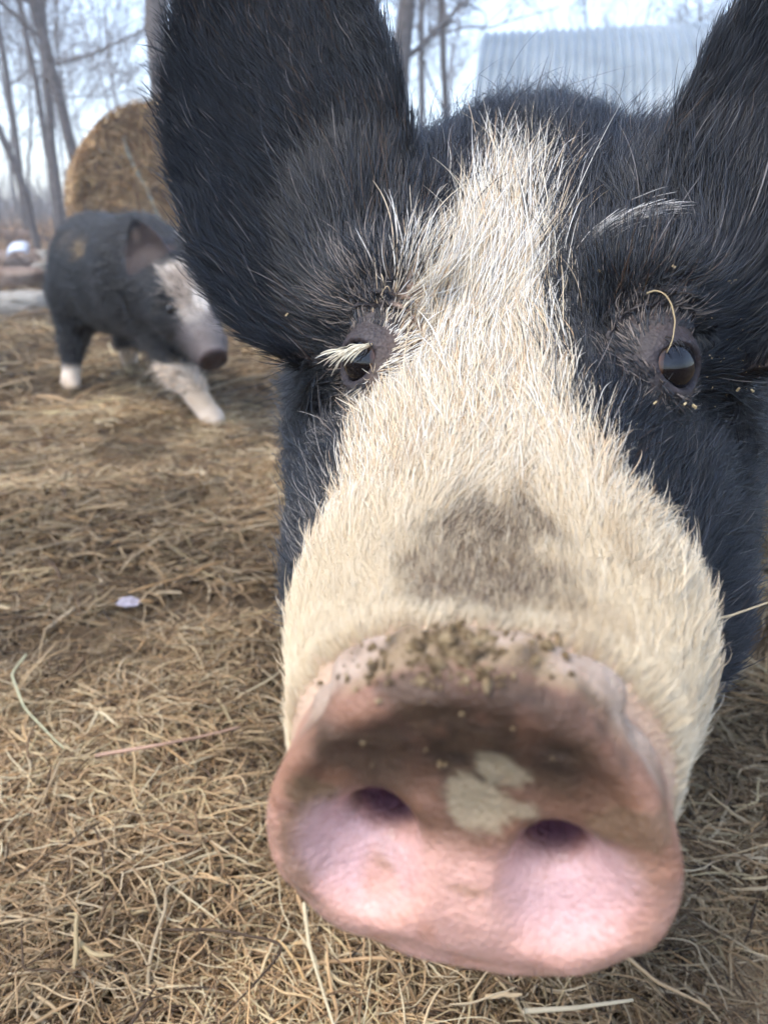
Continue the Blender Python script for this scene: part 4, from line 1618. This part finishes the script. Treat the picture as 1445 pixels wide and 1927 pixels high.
def brow():
    # grey-white bristles arching over the right eye
    arc = [(1092, 478), (1118, 448), (1150, 424), (1190, 406), (1235, 396), (1280, 392), (1315, 396)]
    n = 110
    t = np.linspace(0, 1, 6)
    line = face_hits(arc, 0.004)
    line = smooth_line(line, 40)
    pts = np.zeros((n, 6, 3))
    for k in range(n):
        i0 = int(RNG.uniform(0, 29))
        ln = RNG.uniform(6, 10)
        seg = np.stack([np.interp(i0 + t * ln, np.arange(40), line[:, a]) for a in range(3)], -1)
        pts[k] = seg + RNG.normal(0, 0.0022, 3) + np.array([0, -0.0035, 0.001]) * t[:, None] + RNG.normal(0, 0.0012, 3) * t[:, None]
    c = np.array([0.42, 0.40, 0.37]) * np.exp(RNG.normal(0, 0.35, n))[:, None]
    make_curves('brow_hair', pts, np.tile(np.array([0.8, 1, 0.9, 0.8, 0.6, 0.2]) * 0.00022, (n, 1)), np.clip(c, 0, 0.8), M_HAIR, PIG)


brow()


def straw_mat(name, c):
    return mat_noise(name, [(0.3, tuple(0.75 * x for x in c)), (0.7, c)], 60, 0.6, 0.3, 0.001, spec=0.35)


def stalk(label, pts, r, c, name='straw'):
    p = smooth_line(pts, 22)
    mb = MB()
    mb.tube(p - p[0], np.linspace(r, r * 0.55, 22), 6)
    o = link(name, mb.build(name, straw_mat(name + '_tone', c)), None, p[0])
    tag(o, label, 'straw')


stalk('thin curled straw hooked over the big pig\'s dark eye', list(face_hits(
      ((1216, 552), (1232, 546), (1250, 552), (1263, 572), (1270, 604), (1265, 640), (1254, 664)), 0.0035)), 0.00042, (0.40, 0.30, 0.16))
stalk('straight pale straw poking out beside the big pig\'s cream muzzle', [P(1300, 1172, 0.262), P(1370, 1160, 0.27), P(1450, 1132, 0.28)], 0.00055, (0.50, 0.40, 0.25))


def ground_line(pix, h):
    out = []
    for px, py in pix:
        g = PG(px, py, 0.0)
        out.append(PG(px, py, ground_h(g[:1], g[1:2])[0] + h))
    return out


stalk('long pale straw slanting down below the left of the snout', ground_line([(572, 1700), (582, 1780), (606, 1860), (628, 1930)], 0.055), 0.0018, (0.58, 0.47, 0.29))
stalk('greenish bent straw at the left edge of the hay', ground_line([(50, 1232), (22, 1268), (46, 1332), (84, 1372), (120, 1408)], 0.055), 0.0016, (0.45, 0.43, 0.26))
stalk('reddish straw lying across the hay left of the snout', ground_line([(180, 1422), (300, 1402), (372, 1388), (452, 1368)], 0.055), 0.0019, (0.46, 0.28, 0.19))
stalk('pale straw lying flat right under the middle of the snout', ground_line([(985, 1903), (1080, 1897), (1190, 1882)], 0.055), 0.0019, (0.55, 0.44, 0.28))
stalk('brown straw slanting at the bottom right below the snout', ground_line([(1160, 1785), (1235, 1848), (1335, 1895)], 0.055), 0.0016, (0.40, 0.27, 0.14))


def crumbs():
    pts = []
    rs = np.random.default_rng(3)
    for k in range(34):
        px, py = 1375 + rs.normal(0, 38), 690 + rs.normal(0, 55)
        if px > 1443 or px < 1310:
            continue
        pts.append((px, py, rs.uniform(0.0002, 0.0005)))
    pts += [(1128, 510, 0.0011), (1268, 502, 0.0012), (1372, 530, 0.0014), (1382, 528, 0.0012), (1306, 765, 0.0013), (1288, 760, 0.0010),
            (1232, 758, 0.0009), (1388, 733, 0.0012), (1415, 735, 0.0012), (1360, 892, 0.0012), (540, 592, 0.0012), (1172, 757, 0.0010)]
    mb = MB()
    for (px, py, r), c in zip(pts, face_hits([p[:2] for p in pts], 0.004)):
        R = np.linalg.qr(rs.normal(0, 1, (3, 3)))[0]
        mb.box(c, r * 1.7, r * 0.8, r * 0.5, R)
    o = link('hay_crumbs', mb.build('hay_crumbs', straw_mat('crumb_tone', (0.50, 0.38, 0.20)), False))
    tag(o, 'tiny straw crumbs clinging to the fur by the big pig\'s dark eye', 'crumbs', kind='stuff')


crumbs()


def mud():
    rs = np.random.default_rng(11)
    spots = []
    for k in range(260):
        u = rs.normal(0, 1)
        px = 845 + 95 * u
        py = 1235 + 0.00045 * (px - 860) ** 2 + rs.normal(0, 30)
        spots.append((px, py, 0.00045 * math.exp(rs.normal(0, 0.55))))
    for k in range(14):
        spots.append((rs.normal(840, 110), rs.normal(1385, 45), rs.uniform(0.0003, 0.0008)))
    for k in range(40):
        spots.append((rs.normal(920, 75), rs.normal(1110, 40), rs.uniform(0.0003, 0.0007)))
    nu, nv = 7, 5
    uu = np.linspace(0, math.pi, nv)
    a = np.linspace(0, 2 * math.pi, nu, endpoint=False)
    dv = np.stack([np.sin(uu)[:, None] * np.cos(a), np.sin(uu)[:, None] * np.sin(a), np.cos(uu)[:, None] * np.ones(nu)], -1).reshape(-1, 3)
    i = np.arange(nv - 1)[:, None] * nu
    j = np.arange(nu)[None]
    Q = np.stack([i + j, i + nu + j, i + nu + (j + 1) % nu, i + (j + 1) % nu], -1).reshape(-1, 4)
    mb = MB()
    for (px, py, r), c in zip(spots, face_hits([p[:2] for p in spots])):
        sh = dv * (1 + 0.45 * rs.normal(0, 0.5, len(dv)))[:, None] * r * rs.uniform(0.45, 2.0, 3)
        mb.add(sh + c, Q)
    m = mat_noise('dried_mud', [(0.35, (0.075, 0.05, 0.028)), (0.5, (0.17, 0.115, 0.06)), (0.66, (0.34, 0.25, 0.14))], 260, 0.95, 0.5, 0.001)
    o = link('dried_mud', mb.build('dried_mud', m), PIG)
    tag(o, kind='stuff')


mud()


def leaf():
    c = ground_line([(242, 1134)], 0.052)[0]
    n, m_ = 11, 5
    u = np.linspace(-1, 1, n)
    w = np.linspace(-1, 1, m_)
    U, W = np.meshgrid(u, w, indexing='ij')
    V = np.stack([U * 0.016, W * 0.0085 * np.sqrt(1 - 0.96 * U ** 2), 0.003 * W ** 2 - 0.003 * U ** 2 + 0.001 * np.sin(U * 9)], -1).reshape(-1, 3)
    i = np.arange(n - 1)[:, None] * m_
    j = np.arange(m_ - 1)[None]
    Q = np.stack([i + j, i + m_ + j, i + m_ + j + 1, i + j + 1], -1).reshape(-1, 4)
    o = link('fallen_leaf', mesh_np('fallen_leaf', V, Q, mat_noise('grey_leaf', [(0.3, (0.24, 0.21, 0.24)), (0.7, (0.34, 0.31, 0.34))], 120, 0.7, 0.3, 0.001)), None, c)
    o.modifiers.new('thick', 'SOLIDIFY').thickness = 0.0006
    o.rotation_euler = (0.45, 0.1, 0.2)
    tag(o, 'small greyish leaf lying on the hay left of the snout', 'leaf')


leaf()


# ------------------------------------------------------------------ damp winter air
def haze():
    mb = MB()
    mb.box((0, 0, 8.3), 246, 246, 20.0)
    m, nt, out = new_mat('haze_air')
    v = nt.nodes.new('ShaderNodeVolumePrincipled')
    v.inputs['Color'].default_value = (0.95, 0.97, 1.0, 1)
    v.inputs['Density'].default_value = 0.008
    v.inputs['Anisotropy'].default_value = 0.2
    nt.links.new(v.outputs[0], out.inputs['Volume'])
    o = link('haze', mb.build('haze', m, False))
    tag(o, kind='stuff')


haze()
